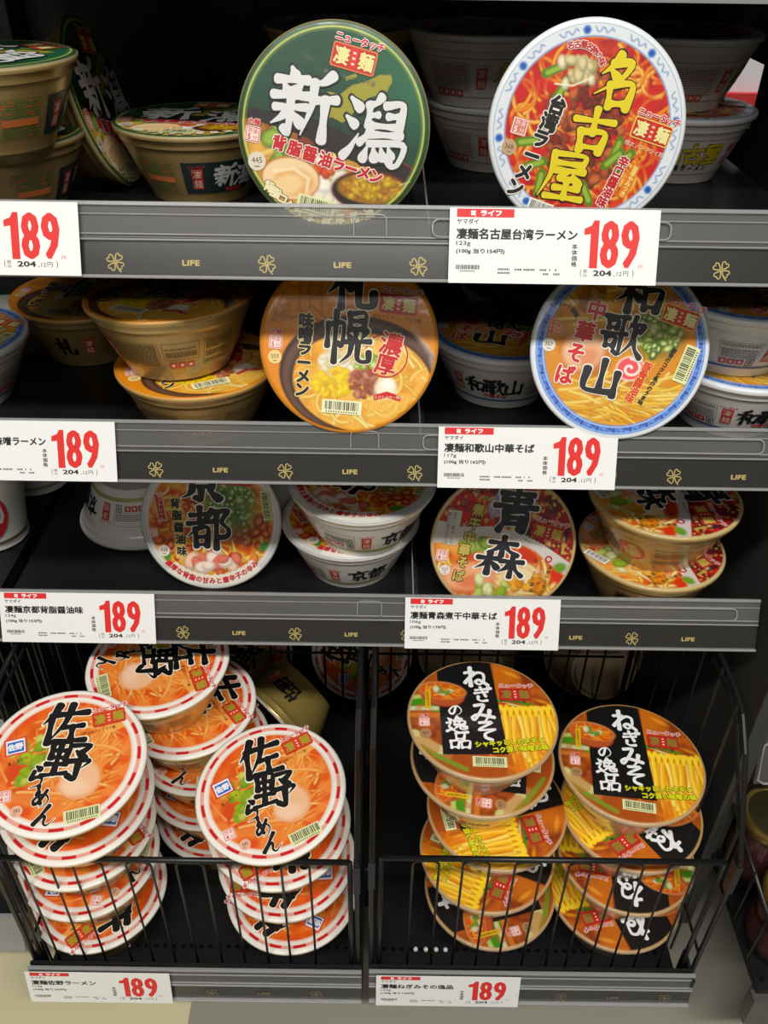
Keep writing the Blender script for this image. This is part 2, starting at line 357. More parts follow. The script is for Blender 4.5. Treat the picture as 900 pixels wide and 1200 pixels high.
class Paint:
    def __init__(s, base, seed=1): s.c = np.tile(np.array(rgb(*base)), (len(PX), 1)); s.rs = np.random.RandomState(seed); s.seed = seed
    def mix(s, a, col):
        a = np.clip(a, 0, 1)[:, None]; s.c = s.c*(1-a)+np.array(rgb(*col))*a
    def mixi(s, idx, a, col):
        a = np.clip(a, 0, 1)[:, None]; s.c[idx] = s.c[idx]*(1-a)+np.array(rgb(*col))*a
    def noise(s, col, sc=6, amt=.6, lo=.4, hi=.7, sx=1, sy=1, rot=0, mask=None):
        x = PX*math.cos(rot)+PY*math.sin(rot); y = -PX*math.sin(rot)+PY*math.cos(rot)
        s.seed += 1; n = .65*vnoise(x*sc*sx+17, y*sc*sy+31, s.seed)+.35*vnoise(x*sc*2.3*sx+5, y*sc*2.3*sy+9, s.seed+50)
        a = np.clip((n-lo)/(hi-lo), 0, 1)*amt
        if mask is not None: a = a*mask
        s.mix(a, col)
    def m_ell(s, c, rx, ry, rot=0, soft=.02):
        x = PX-c[0]; y = PY-c[1]; xr = x*math.cos(rot)+y*math.sin(rot); yr = -x*math.sin(rot)+y*math.cos(rot)
        d = (np.hypot(xr/rx, yr/ry)-1)*min(rx, ry); return np.clip(.5-d/soft, 0, 1)
    def ell(s, c, rx, ry, col, rot=0, soft=.02, amt=1): s.mix(s.m_ell(c, rx, ry, rot, soft)*amt, col)
    def m_poly(s, pts):
        inside = np.zeros(len(PX), bool); n = len(pts)
        for i in range(n):
            x0, y0 = pts[i]; x1, y1 = pts[(i+1) % n]
            if y0 == y1: continue
            cnd = ((PY < y0) != (PY < y1)); inside ^= cnd & (PX < (x1-x0)*(PY-y0)/(y1-y0)+x0)
        return inside.astype(float)
    def poly(s, pts, col, amt=1, mask=None):
        a = s.m_poly(pts)*amt
        if mask is not None: a = a*mask
        s.mix(a, col)
    def ring(s, r0, r1, col, soft=.012, amt=1): s.mix(np.clip((PRAD-r0)/soft+.5, 0, 1)*np.clip((r1-PRAD)/soft+.5, 0, 1)*amt, col)
    def line(s, pts, wd, col, amt=1, soft=.012, mask=None):
        pts = np.array(pts, float); lo = pts.min(0)-wd-soft; hi = pts.max(0)+wd+soft
        idx = np.where((PX > lo[0]) & (PX < hi[0]) & (PY > lo[1]) & (PY < hi[1]))[0]
        if len(idx) == 0: return
        x = PX[idx]; y = PY[idx]; d = np.full(len(idx), 9.0)
        for (x0, y0), (x1, y1) in zip(pts[:-1], pts[1:]):
            dx, dy = x1-x0, y1-y0; t = np.clip(((x-x0)*dx+(y-y0)*dy)/(dx*dx+dy*dy+1e-9), 0, 1); d = np.minimum(d, np.hypot(x-x0-t*dx, y-y0-t*dy))
        a = np.clip(.5-(d-wd/2)/soft, 0, 1)*amt
        if mask is not None: a = a*mask[idx]
        s.mixi(idx, a, col)
    def noodles(s, n, cols, wd=.035, ln=.5, area=None, ang=None, curv=1.2, mask=None, edge=None):
        for _ in range(n):
            c = area(s.rs) if area else s.rs.uniform(-.8, .8, 2); a = (ang(c, s.rs) if ang else s.rs.uniform(0, 2*PI)); k = s.rs.uniform(-curv, curv); p = np.array(c, float); pts = [p.copy()]
            for i in range(9):
                p = p+np.array((math.cos(a), math.sin(a)))*ln/9; a += k/9*2+s.rs.uniform(-.08, .08); pts.append(p.copy())
            col = np.array(cols[s.rs.randint(len(cols))]); dk = tuple(col*.74)
            s.line(pts, wd*1.25, edge or dk, .75, mask=mask); s.line(pts, wd*.75, tuple(col), .95, mask=mask)
            s.line([q+np.array((-.2, .3))*wd for q in pts], wd*.22, tuple(np.minimum(255, col*1.15+18)), .6, mask=mask)
    def blobs(s, n, area, r, cols, dark=.7, ring=None, flat=.7, mask=None):
        for _ in range(n):
            c = area(s.rs); rr = r*s.rs.uniform(.6, 1.3); rot = s.rs.uniform(0, PI); col = np.array(cols[s.rs.randint(len(cols))])
            a = s.m_ell(c, rr, rr*flat, rot, .02); b = s.m_ell((c[0]-.1*rr, c[1]+.15*rr), rr*.74, rr*flat*.7, rot, .03)
            if mask is not None: a = a*mask; b = b*mask
            s.mix(a, tuple(col*dark)); s.mix(b, tuple(col))
            if ring: s.mix(s.m_ell(c, rr*.42, rr*flat*.42, rot, .02)*(mask if mask is not None else 1), ring)
    def object(s, name, edge=None):
        n = len(PX); v = np.zeros((n, 3)); v[:, 0] = PX*LR*.985; v[:, 1] = PY*LR*.985; v[:, 2] = ZL-.0004*np.clip((PRAD-.965)/.035, 0, 1)
        f = [(0, 1+j, 1+(j+1) % NT) for j in range(NT)]
        idx = np.arange(NT); nxt = (idx+1) % NT; quads = []
        for i in range(NR-1):
            a = 1+i*NT; b = a+NT; quads.append(np.stack([a+idx, b+idx, b+nxt, a+nxt], 1))
        f += [tuple(q) for q in np.concatenate(quads).tolist()]
        # turned-down rim so the lid has an edge
        vv = v.tolist(); base = 1+(NR-1)*NT; k = len(vv)
        for j in range(NT): vv.append((LR*1.006*math.cos(_tt[j]), LR*1.006*math.sin(_tt[j]), ZL-.0014))
        for j in range(NT): vv.append((LR*1.0*math.cos(_tt[j]), LR*1.0*math.sin(_tt[j]), ZL-.0032))
        for lv, (p, q) in enumerate(((base, k), (k, k+NT))):
            f += [(p+j, q+j, q+(j+1) % NT, p+(j+1) % NT) for j in range(NT)]
        me = bpy.data.meshes.new(name); me.from_pydata(vv, [], f)
        at = me.color_attributes.new('print', 'FLOAT_COLOR', 'POINT'); cc = np.ones((len(vv), 4), np.float32); L_ = s.c @ np.array((.2126, .7152, .0722)); cc[:n, :3] = np.clip(L_[:, None]+(s.c-L_[:, None])*1.13, .004, 1)
        rim = s.c[base:base+NT]; cc[n:n+NT, :3] = rim if edge is None else rgb(*edge); cc[n+NT:, :3] = rim if edge is None else rgb(*edge)
        at.data.foreach_set('color', cc.ravel()); me.materials.append(PRINT)
        me.polygons.foreach_set('use_smooth', [True]*len(f)); me.update()
        o = bpy.data.objects.new(name, me); COL.objects.link(o); return o
# ------------------------------------------------------------------ the eight lid designs (unit disc, as they face the shopper)
def fr(cx, cy, Rx, Ry=None):
    Ry = Ry or Rx
    return lambda x, y: ((x-cx)/Rx, (cy-y)/Ry)
class Kind: pass
KINDS = {}
CREAM = (236, 226, 150)
def seal(sh, c, w, rot=0, z=4, edge=(226, 120, 60), fill=(196, 30, 24), txt=CREAM, name=True, nc=(206, 30, 36), nh=(245, 236, 226)):
    """two-character red seal with the maker's line above it"""
    h = w*.5; cr, sr = math.cos(rot), math.sin(rot); P = lambda x, y: (c[0]+x*cr-y*sr, c[1]+x*sr+y*cr)
    sh.rect(c, w, h, rot, z, ink(*edge), rad=h*.12); sh.rect(c, w*.94, h*.88, rot, z+1, ink(*fill), rad=h*.1)
    sh.rect(c, w*.15, h*.8, rot, z+2, ink(min(255, fill[0]+25), fill[1]+12, fill[2]+10))
    for k in (-1, 0, 1): sh.rect(P(0, k*h*.22), w*.07, h*.09, rot, z+3, ink(240, 214, 180))
    sh.text('凄', P(-w*.27, 0), w*.37, rot, z+3, ink(*txt), .92, .035); sh.text('麺', P(w*.28, 0), w*.37, rot, z+3, ink(*txt), .92, .035)
    if name: sh.text('ニュータッチ', P(w*.06, h*.72), w*.19, rot, z+3, ink(*nc), .98, .05, .07, ink(*nh))
def small(sh, t, c, h, rot, z, col, halo=None):
    sh.text(t, c, h, rot, z, ink(*col), 1, .03, .05 if halo else None, ink(*halo) if halo else None)
def timebox(sh, c, w, rot, d, z=4, bg=(250, 226, 214), col=(206, 40, 40), top='太麺'):
    cr, sr = math.cos(rot), math.sin(rot); P = lambda x, y: (c[0]+x*cr-y*sr, c[1]+x*sr+y*cr)
    sh.rect(c, w, w, rot, z, ink(*bg), rad=w*.12); sh.frame(c, w*.84, w*.84, w*.05, rot, z+1, ink(*col))
    sh.text('熱湯', P(0, w*.2), w*.36, rot, z+1, ink(*col), .9, .02); sh.text(d, P(-w*.2, -w*.18), w*.46, rot, z+1, ink(*col), 1, .04); sh.text('分', P(w*.18, -w*.2), w*.34, rot, z+1, ink(*col), 1, .03)
    if top: sh.text(top, P(0, w*.78), w*.4, rot, z+1, ink(*col), 1.0, .04, .06, ink(*bg))
def calorie(sh, c, r, t, rot=0, z=4, bg=(222, 212, 190)):
    sh.disc(c, r, None, 0, z, ink(*bg)); sh.text(t, (c[0], c[1]+r*.12), r*.9, rot, z+1, ink(70, 66, 60), .9, .01); sh.rect((c[0], c[1]-r*.55), r*.6, r*.12, rot, z+1, ink(120, 112, 100))
def inbox(x0, x1, y0, y1): return lambda rs: np.array((rs.uniform(x0, x1), rs.uniform(y0, y1)))
def inell(c, rx, ry):
    def f(rs):
        a = rs.uniform(0, 2*PI); r = math.sqrt(rs.rand()); return np.array((c[0]+rx*r*math.cos(a), c[1]+ry*r*math.sin(a)))
    return f
def new_kind(key):
    k = Kind(); k.title = Sheet(lid_map); k.logo = Sheet(lid_map); k.code = Sheet(lid_map); k.words = Sheet(lid_map); k.time = Sheet(lid_map); k.cal = Sheet(lid_map); k.side = Sheet(wall_map); KINDS[key] = k; return k
GREEN_ONION = [(112, 150, 40), (150, 180, 70), (84, 128, 34)]

def d_green():
    k = new_kind('green'); q = fr(455, 440, 385, 398); p = Paint((26, 62, 42), 3)
    p.mix(np.clip((PX+.2)*.7, 0, 1)*np.clip((PY+.2)*2, 0, 1), (44, 108, 74)); p.mix(np.clip((PY-.2)*.9, 0, 1)*np.clip(-PX*1.6, 0, 1), (40, 88, 62)); p.mix(np.clip((.55-PY)*2.2, 0, .75)*np.clip(.7-abs(PX-.1), 0, 1), (30, 44, 34))
    p.poly([q(*t) for t in ((395, 320), (440, 300), (480, 312), (530, 275), (585, 262), (640, 236), (688, 236), (690, 262), (668, 300), (610, 318), (560, 345), (520, 400), (490, 418), (450, 398), (420, 408), (428, 372), (410, 350))], (158, 150, 66))
    p.poly([q(*t) for t in ((500, 246), (545, 232), (552, 244), (508, 258))], (158, 150, 66))
    low = [q(*t) for t in ((40, 350), (400, 410), (800, 600), (820, 900), (40, 900))]; lm = p.m_poly(low)
    p.mix(lm, (36, 28, 24))
    food = [q(*t) for t in ((60, 400), (180, 425), (330, 470), (470, 545), (620, 600), (640, 700), (860, 760), (700, 960), (0, 960))]; fm = p.m_poly(food)
    p.mix(fm, (196, 140, 66)); p.noise((228, 180, 96), 5, .8, .4, .65, mask=fm); p.noise((130, 62, 28), 7, .8, .5, .7, mask=fm*np.clip((PY+.3)*4, 0, 1))
    p.noodles(46, [(222, 168, 84), (236, 192, 112), (206, 148, 70)], .05, .5, inbox(-.95, .9, -1, -.2), mask=fm)
    p.blobs(22, inbox(-.62, -.1, -.22, .02), .1, [(120, 60, 30), (160, 92, 44), (96, 44, 24)], mask=fm)
    p.blobs(14, inbox(-.72, -.42, -.34, -.06), .11, [(150, 176, 80), (190, 204, 120), (110, 146, 54)], .75, mask=fm)
    p.blobs(16, inell((-.1, -.58), .2, .24), .1, [(234, 228, 204), (214, 210, 176), (246, 242, 226)], .86)
    p.blobs(5, inbox(-.22, -.02, -.46, -.38), .07, [(214, 82, 34), (226, 110, 50)])
    c = q(275, 640); p.ell(c, .32, .225, (188, 120, 70), -.1); p.ell(c, .30, .205, (240, 210, 166), -.1); p.ell(q(290, 655), .22, .14, (226, 172, 112), -.1, .05); p.ell(q(262, 664), .17, .10, (240, 206, 156), .2, .05); p.line([q(210, 610), q(290, 600), q(350, 640), q(340, 690)], .03, (252, 234, 200), .8, .03)
    b = q(612, 690); p.ell(b, .44, .215, (120, 32, 22), -.08); p.ell(b, .425, .198, (32, 22, 20), -.08); p.ell((b[0]+.0, b[1]+.035), .37, .155, (150, 104, 26), -.05)
    m = p.m_ell((b[0], b[1]+.035), .365, .15, -.05); p.blobs(90, inell((b[0], b[1]+.035), .33, .12), .036, [(214, 160, 40), (228, 184, 70), (180, 120, 28)], .62, mask=m)
    p.line([q(760, 735), q(640, 800), q(560, 790)], .02, (120, 32, 22)); p.line([q(650, 520), q(790, 600), q(800, 606)], .012, (140, 30, 30)); p.line([q(730, 660), q(815, 632)], .012, (206, 200, 150)); p.line([q(700, 690), q(812, 640)], .012, (176, 60, 40))
    p.ring(.945, .962, (196, 206, 110), .012); p.ring(.925, .934, (120, 140, 70), .01, .7); p.ring(.97, 1.02, (40, 74, 46), .01)
    k.lid = p.object('lid_green', (176, 158, 112))
    wi = ink(222, 222, 218); bi = ink(28, 30, 28)
    k.title.brush('新', q(335, 345), .68, .68, R(-8), 6, wi, 12, 2.2, bi); k.title.brush('潟', q(628, 445), .66, .70, R(-8), 6, wi, 10.5, 2.2, bi)
    k.words.run('背脂醤油', q(232, 500), q(420, 562), .155, 6, ink(198, 24, 30), .05, .05, ink(250, 240, 226)); k.words.run('ラーメン', q(475, 582), q(630, 628), .15, 6, ink(198, 24, 30), .06, .05, ink(250, 240, 226))
    seal(k.logo, q(537, 178), .47, R(-14)); small(k.words, '極太ちぢれノンフライ麺', q(520, 246), .05, R(-13), 4, (120, 130, 112))
    timebox(k.time, q(124, 466), .16, R(-10), '5', top='太麺'); calorie(k.cal, q(138, 572), .095, '445')
    k.words.run('背脂コク', q(185, 672), q(268, 748), .115, 6, ink(236, 226, 178), .06, .05, ink(70, 40, 22), rot=R(-26))
    k.words.run('うま濃厚醤油', q(300, 778), q(600, 778), .115, 6, ink(236, 226, 178), .06, .05, ink(70, 40, 22), bend=-.06)
    k.code.barcode(q(378, 752), .42, .19, R(-14), 8, seed=2)
    return k
def d_crimson():
    k = new_kind('crimson'); q = fr(437, 318, 250, 252); p = Paint((186, 40, 20), 8)
    p.noise((214, 74, 30), 4, .8, .35, .7); p.noise((150, 24, 14), 6, .8, .5, .75)
    p.noodles(150, [(228, 128, 48), (236, 156, 70), (214, 96, 40), (240, 176, 90)], .032, .42, inell((0, 0), .86, .86), curv=2.4)
    p.noise((196, 30, 16), 5, .75, .5, .72)
    pile = inell((-.02, .02), .42, .58)
    p.blobs(150, pile, .062, [(150, 62, 34), (176, 84, 48), (122, 44, 26), (196, 104, 64)], .58)
    p.blobs(18, pile, .035, [(206, 34, 20), (226, 60, 30)], .8)
    for x, y, a in ((-.52, -.34, .3), (-.45, -.52, 1.4), (.05, -.62, -1.1), (.32, -.2, 1.2), (.42, -.3, .9), (-.38, .55, .4), (-.3, .36, 1.0), (.30, -.28, .7), (-.6, -.12, .1)):
        d = np.array((math.cos(a), math.sin(a)))*.1; c = np.array((x, y)); p.line([c-d, c+d], .09, (92, 124, 40)); p.line([c-d*.8, c+d*.8], .045, (150, 176, 76))
    p.blobs(26, inell(q(395, 185), .19, .15), .06, [(222, 206, 156), (238, 226, 186), (196, 172, 118)], .7)
    p.line([q(345, 212), q(390, 216), q(440, 196)], .016, (240, 230, 200))
    p.ring(.845, 1.02, (222, 226, 228), .01); p.ring(.845, .858, (120, 150, 186), .008); p.ring(.962, .97, (150, 166, 184), .008)
    rs = np.random.RandomState(4)
    for i in range(16):
        a = i*PI/8+.1; c = np.array((math.cos(a), math.sin(a)))*.91
        if i % 2 == 0:
            for t in range(6):
                d = c+np.array((math.cos(t*PI/3), math.sin(t*PI/3)))*.022; p.ell(d, .02, .02, (58, 112, 186))
            p.ell(c, .018, .018, (24, 70, 150))
        pts = []
        for j in range(9):
            aa = a+PI/16+(j-4)*.026; r = .91+.026*math.sin(j*1.7); pts.append((r*math.cos(aa), r*math.sin(aa)))
        p.line(pts, .013, (112, 146, 190))
    k.lid = p.object('lid_crimson')
    yi = ink(226, 204, 22); bi = ink(40, 18, 12)
    k.title.brush('名', q(500, 205), .47, .50, R(-6), 6, yi, 14, 2, bi); k.title.brush('古', q(452, 320), .43, .42, R(-10), 6, yi, 15, 2, bi); k.title.brush('屋', q(388, 430), .46, .48, R(-10), 6, yi, 13, 2, bi)
    k.words.run('台湾ラーメン', q(356, 262), q(262, 462), .185, 6, ink(26, 20, 18), .06, .055, ink(240, 232, 220), rot=R(-16))
    seal(k.logo, q(604, 322), .42, R(-16), edge=(236, 190, 90), fill=(190, 36, 22)); small(k.words, '極太ノンフライ麺', q(590, 362), .055, R(-18), 5, (230, 214, 196))
    k.words.run('辛口醤油味', q(540, 395), q(495, 495), .115, 6, ink(190, 26, 26), .05, .06, ink(248, 236, 226), rot=R(-22))
    k.words.rect(q(560, 442), .085, .36, R(-24), 4, ink(226, 120, 30), rad=.02); k.words.run('旨辛やみつき', q(573, 412), q(547, 474), .06, 6, ink(246, 226, 120), .04, rot=R(-24))
    k.words.run('名古屋名物の味', q(375, 125), q(458, 162), .075, 5, ink(186, 30, 28), .05, .07, ink(246, 236, 224), bend=.07)
    timebox(k.time, q(262, 313), .17, R(-14), '5', bg=(214, 120, 100), col=(250, 232, 220), top=None); calorie(k.cal, q(238, 363), .078, '368', R(-10), bg=(196, 160, 120))
    k.code.barcode(q(330, 512), .27, .14, R(-18), 8, (238, 236, 224), 5)
    return k
def d_amber():
    k = new_kind('amber'); q = fr(447, 400, 375, 385); p = Paint((218, 138, 18), 12)
    p.mix(np.clip((PY-.1)*.8, 0, .5), (196, 118, 22)); p.noise((230, 156, 34), 3, .5)
    up = np.clip((PY-.12)*8, 0, 1)
    for a, b in (((120, 300), (200, 120)), ((200, 120), (300, 90)), ((200, 160), (340, 150)), ((180, 210), (340, 210)), ((240, 100), (240, 300)), ((280, 100), (280, 260)), ((330, 90), (330, 280)), ((150, 280), (330, 300)), ((200, 300), (290, 240)), ((290, 240), (360, 300)), ((110, 310), (180, 260))):
        p.line([q(*a), q(*b)], .022, (150, 92, 22), .7)
    for cx, cy, r in ((300, 175, .075), (215, 240, .06)): p.mix(np.clip(1-abs(np.hypot(PX-q(cx, cy)[0], PY-q(cx, cy)[1])-r)/.012, 0, 1)*.7, (150, 92, 22))
    p.poly([q(*t) for t in ((130, 250), (200, 220), (200, 300), (120, 320))], (170, 104, 24), .5)
    c = q(495, 545); p.ell(c, .93, .69, (60, 34, 22), -.12); p.ell((c[0]+.01, c[1]-.03), .90, .655, (96, 66, 50), -.12); p.ell((c[0]+.02, c[1]-.05), .84, .60, (70, 46, 34), -.12); p.ell((c[0]+.03, c[1]-.06), .80, .565, (226, 160, 66), -.12)
    p.line([q(720, 330), q(800, 440), q(812, 500)], .05, (206, 196, 186), .55, .06)
    bm = p.m_ell((c[0]+.03, c[1]-.06), .79, .555, -.12); p.noise((238, 186, 96), 4, .8, .4, .65, mask=bm); p.noise((210, 130, 46), 6, .6, .5, .7, mask=bm)
    p.noodles(50, [(240, 196, 110), (232, 178, 84), (246, 214, 140)], .04, .42, inell((c[0], c[1]), .75, .5), mask=bm, curv=1.6)
    p.noise((240, 190, 100), 5, .55, .45, .6, mask=bm)
    p.blobs(46, inell(q(400, 480), .2, .12), .05, [(238, 224, 196), (226, 206, 160), (246, 238, 216)], .88)
    p.blobs(60, inell(q(380, 572), .21, .17), .05, [(244, 206, 40), (250, 220, 80), (232, 182, 20)], .84)
    p.blobs(60, inell(q(512, 574), .17, .15), .045, [(190, 112, 84), (206, 138, 106), (164, 84, 60)], .7)
    p.blobs(18, inell(q(512, 478), .15, .07), .055, [(138, 176, 56), (170, 198, 90)], .75, ring=(220, 230, 170))
    p.ell(q(606, 592), .125, .115, (244, 232, 206), 0, .05); p.ell(q(615, 570), .07, .06, (252, 246, 232), 0, .05)
    p.poly([q(*t) for t in ((552, 622), (612, 604), (672, 626), (668, 648), (612, 632), (556, 646))], (198, 30, 26)); p.ring(.985, 1.02, (206, 128, 26), .01)
    p.ring(.93, .94, (120, 70, 30), .01, .0)
    k.lid = p.object('lid_amber', (206, 160, 84))
    bi = ink(*BLACK); wi = ink(238, 226, 196)
    k.title.brush('札', q(460, 140), .53, .58, R(-3), 6, bi, 14, 2.2, wi); k.title.brush('幌', q(440, 372), .53, .58, R(-4), 6, bi, 10.5, 2.2, wi)
    k.words.run('味噌ラーメン', q(266, 302), q(246, 602), .175, 6, bi, .06, .05, ink(250, 226, 150), rot=R(-4))
    k.words.ringp(q(606, 448), .235, .25, 4, ink(196, 40, 34), 40); k.words.text('濃', q(628, 398), .27, R(-14), 6, ink(200, 24, 26), 1, .03, .03, ink(250, 226, 190)); k.words.text('厚', q(604, 490), .25, R(-14), 6, ink(200, 24, 26), 1, .03, .03, ink(250, 226, 190))
    seal(k.logo, q(656, 230), .43, R(-6), edge=(206, 60, 40), fill=(176, 36, 26), txt=(220, 206, 130), nc=(150, 20, 60)); small(k.words, '極太ちぢれノンフライ麺', q(650, 288), .05, R(-6), 4, (110, 70, 24))
    timebox(k.time, q(134, 396), .15, R(-4), '5'); calorie(k.cal, q(130, 460), .078, '503', bg=(238, 208, 130))
    small(k.words, 'さらさらバター風味', q(612, 630), .042, 0, 5, (250, 226, 200)); k.code.barcode(q(417, 676), .46, .155, R(-4), 8, (240, 238, 190), 7)
    return k
def d_blue():
    k = new_kind('blue'); q = fr(505, 255, 235, 240); p = Paint((208, 138, 52), 21)
    p.noise((226, 164, 72), 4, .8, .4, .65); p.noise((176, 106, 40), 5, .7, .5, .7)
    p.noodles(50, [(232, 182, 84), (240, 200, 112), (216, 156, 62)], .035, .6, inbox(-.7, .5, -.8, -.3), ang=lambda c, r: r.uniform(-.35, .15), curv=.5)
    p.noodles(16, [(232, 182, 84), (240, 200, 112)], .035, .5, inbox(-.6, .3, .3, .9), curv=.9)
    p.blobs(10, inbox(-.65, -.25, .45, .85), .12, [(206, 150, 84), (226, 180, 110), (180, 118, 56)], .75, flat=.4)
    p.ell(q(410, 262), .26, .24, (196, 122, 76), .3, .04); p.ell(q(406, 258), .235, .21, (232, 182, 142), .3, .06); p.ell(q(420, 275), .13, .10, (214, 146, 108), .6, .08)
    p.ell(q(600, 220), .30, .26, (120, 112, 40), 0, .12, .8)
    p.blobs(64, inell(q(598, 215), .27, .24), .058, [(112, 148, 44), (150, 178, 78), (196, 206, 130), (76, 116, 34)], .62, ring=(210, 214, 150))
    c = q(535, 305); p.ell(c, .165, .14, (246, 222, 214)); p.ell(c, .15, .126, (226, 92, 92))
    pts = [(c[0]+(.016+.0165*t)*math.cos(t*1.05+.5), c[1]+(.014+.014*t)*math.sin(t*1.05+.5)) for t in np.linspace(0, 7, 30)]; p.line(pts, .028, (250, 232, 224))
    p.ring(.86, .975, (96, 132, 204), .01); p.ring(.965, 1.02, (226, 230, 234), .01); p.ring(.872, .884, (176, 198, 230), .006); p.ring(.94, .952, (150, 182, 226), .006)
    for i in range(30):
        a = i*2*PI/30; 
        def at(r, da): return (r*math.cos(a+da), r*math.sin(a+da))
        p.line([at(.93, -.07), at(.93, .0), at(.90, .0), at(.90, .05), at(.915, .05)], .012, (34, 62, 146)); p.line([at(.90, .085), at(.935, .085)], .02, (28, 48, 122)); p.ell(at(.915, -.03), .02, .012, (120, 160, 220))
    k.lid = p.object('lid_blue')
    bi = ink(34, 34, 34); wi = ink(242, 236, 222)
    k.title.brush('和', q(546, 108), .50, .42, R(-10), 6, bi, 14, 2, wi); k.title.brush('歌', q(508, 215), .47, .46, R(-10), 6, bi, 11.5, 2, wi); k.title.brush('山', q(458, 328), .46, .40, R(-12), 6, bi, 16, 2.2, wi)
    ri = ink(206, 34, 32)
    for ch, x, y in (('中', 436, 150), ('華', 408, 207), ('そ', 386, 264), ('ば', 361, 322)): k.title.text(ch, q(x, y), .235, R(-12), 6, ri, .95, .045, .045, wi)
    seal(k.logo, q(658, 166), .42, R(-17), edge=(236, 176, 70), fill=(200, 44, 26)); timebox(k.time, q(328, 196), .17, R(-12), '2', bg=(226, 160, 110), col=(190, 40, 40), top=None); calorie(k.cal, q(313, 243), .075, '357', R(-10), bg=(228, 220, 204))
    k.words.run('ストレート細麺', q(315, 140), q(382, 162), .06, 5, ink(60, 40, 26), .05, bend=.06)
    k.words.run('豚骨醤油味', q(580, 300), q(538, 386), .11, 6, ink(214, 66, 20), .05, .05, ink(250, 222, 140), rot=R(-24)); k.words.run('豚骨のコクと魚介のうま味', q(648, 255), q(568, 396), .062, 6, ink(36, 30, 26), .04, rot=R(-28))
    k.code.barcode(q(683, 292), .43, .17, R(70), 8, seed=9)
    return k
def d_whitechili():
    k = new_kind('chili'); q = fr(450, 330, 408, 418); p = Paint((208, 120, 44), 31)
    p.noise((226, 160, 66), 5, .9, .4, .65); p.noise((196, 66, 26), 5, .9, .45, .65); p.noise((226, 190, 110), 7, .6, .55, .7)
    p.noodles(60, [(236, 180, 84), (240, 200, 116), (226, 150, 60)], .035, .45, inell((0, 0), .8, .8), curv=1.6)
    p.blobs(60, inell((0, -.1), .8, .75), .09, [(206, 72, 34), (220, 100, 50), (190, 50, 24), (226, 130, 64)], .72, ring=(226, 140, 84))
    p.ell((.28, .3), .36, .5, (70, 116, 58), .3, .25, .85); p.blobs(60, inell((.3, .3), .33, .46), .06, [(84, 136, 56), (120, 166, 84), (56, 104, 44), (176, 196, 120)], .65, ring=(196, 206, 140))
    p.blobs(18, inell((.05, -.55), .38, .16), .12, [(236, 200, 170), (244, 224, 204), (220, 120, 100)], .8)
    for a, r in ((-2.5, .82), (-.45, .85), (.1, .86)): p.ell((r*math.cos(a), r*math.sin(a)), .1, .06, (74, 140, 60), a+1, .04)
    p.line([q(250, 200), q(262, 530)], .15, (232, 206, 130), .75, .05)
    p.ring(.9, 1.02, (214, 212, 206), .04); p.ring(.955, .962, (160, 158, 152), .006); p.ring(.985, 1.02, (190, 190, 186), .006)
    p.poly([(math.cos(a)*r, math.sin(a)*r) for a, r in [(t, .80) for t in np.linspace(-2.32, -.78, 14)]+[(t, 1.0) for t in np.linspace(-.78, -2.32, 14)]], (230, 226, 212), .9)
    k.lid = p.object('lid_chili')
    bi = ink(30, 28, 28); wi = ink(240, 236, 220)
    k.title.brush('京', q(405, 95), .64, .52, R(-4), 6, bi, 14, 2.2, wi); k.title.brush('都', q(440, 365), .62, .60, R(-2), 6, bi, 12, 2.2, wi)
    k.words.run('背脂醤油味', q(246, 215), q(274, 512), .15, 6, bi, .05, .04, ink(236, 214, 140), rot=R(-2))
    seal(k.logo, q(610, 62), .46, R(-5), edge=(206, 60, 40), fill=(190, 30, 26), txt=(180, 150, 60)); k.code.barcode(q(783, 232), .44, .14, R(96), 8, (206, 210, 140), 11)
    k.words.rect(q(157, 238), .125, .42, R(8), 4, ink(214, 200, 180)); k.words.rect(q(157, 238), .10, .39, R(8), 5, ink(186, 50, 40)); k.words.run('細ストレート', q(152, 165), q(165, 312), .075, 6, ink(240, 220, 200), .03, rot=R(4))
    timebox(k.time, q(108, 396), .135, R(4), '4', top=None, col=(206, 30, 36)); calorie(k.cal, q(166, 508), .085, '438', bg=(226, 214, 196))
    for i, ch in enumerate('濃厚な背脂の甘みと唐辛子の辛み'):
        a = R(-136+90*i/14); k.words.text(ch, (.885*math.cos(a), .885*math.sin(a)), .098, a+PI/2, 6, ink(198, 34, 46), 1, .04)
    k.words.run('昔ながらの京の味', q(640, 200), q(650, 460), .06, 5, ink(206, 216, 190), .03, rot=0)
    return k
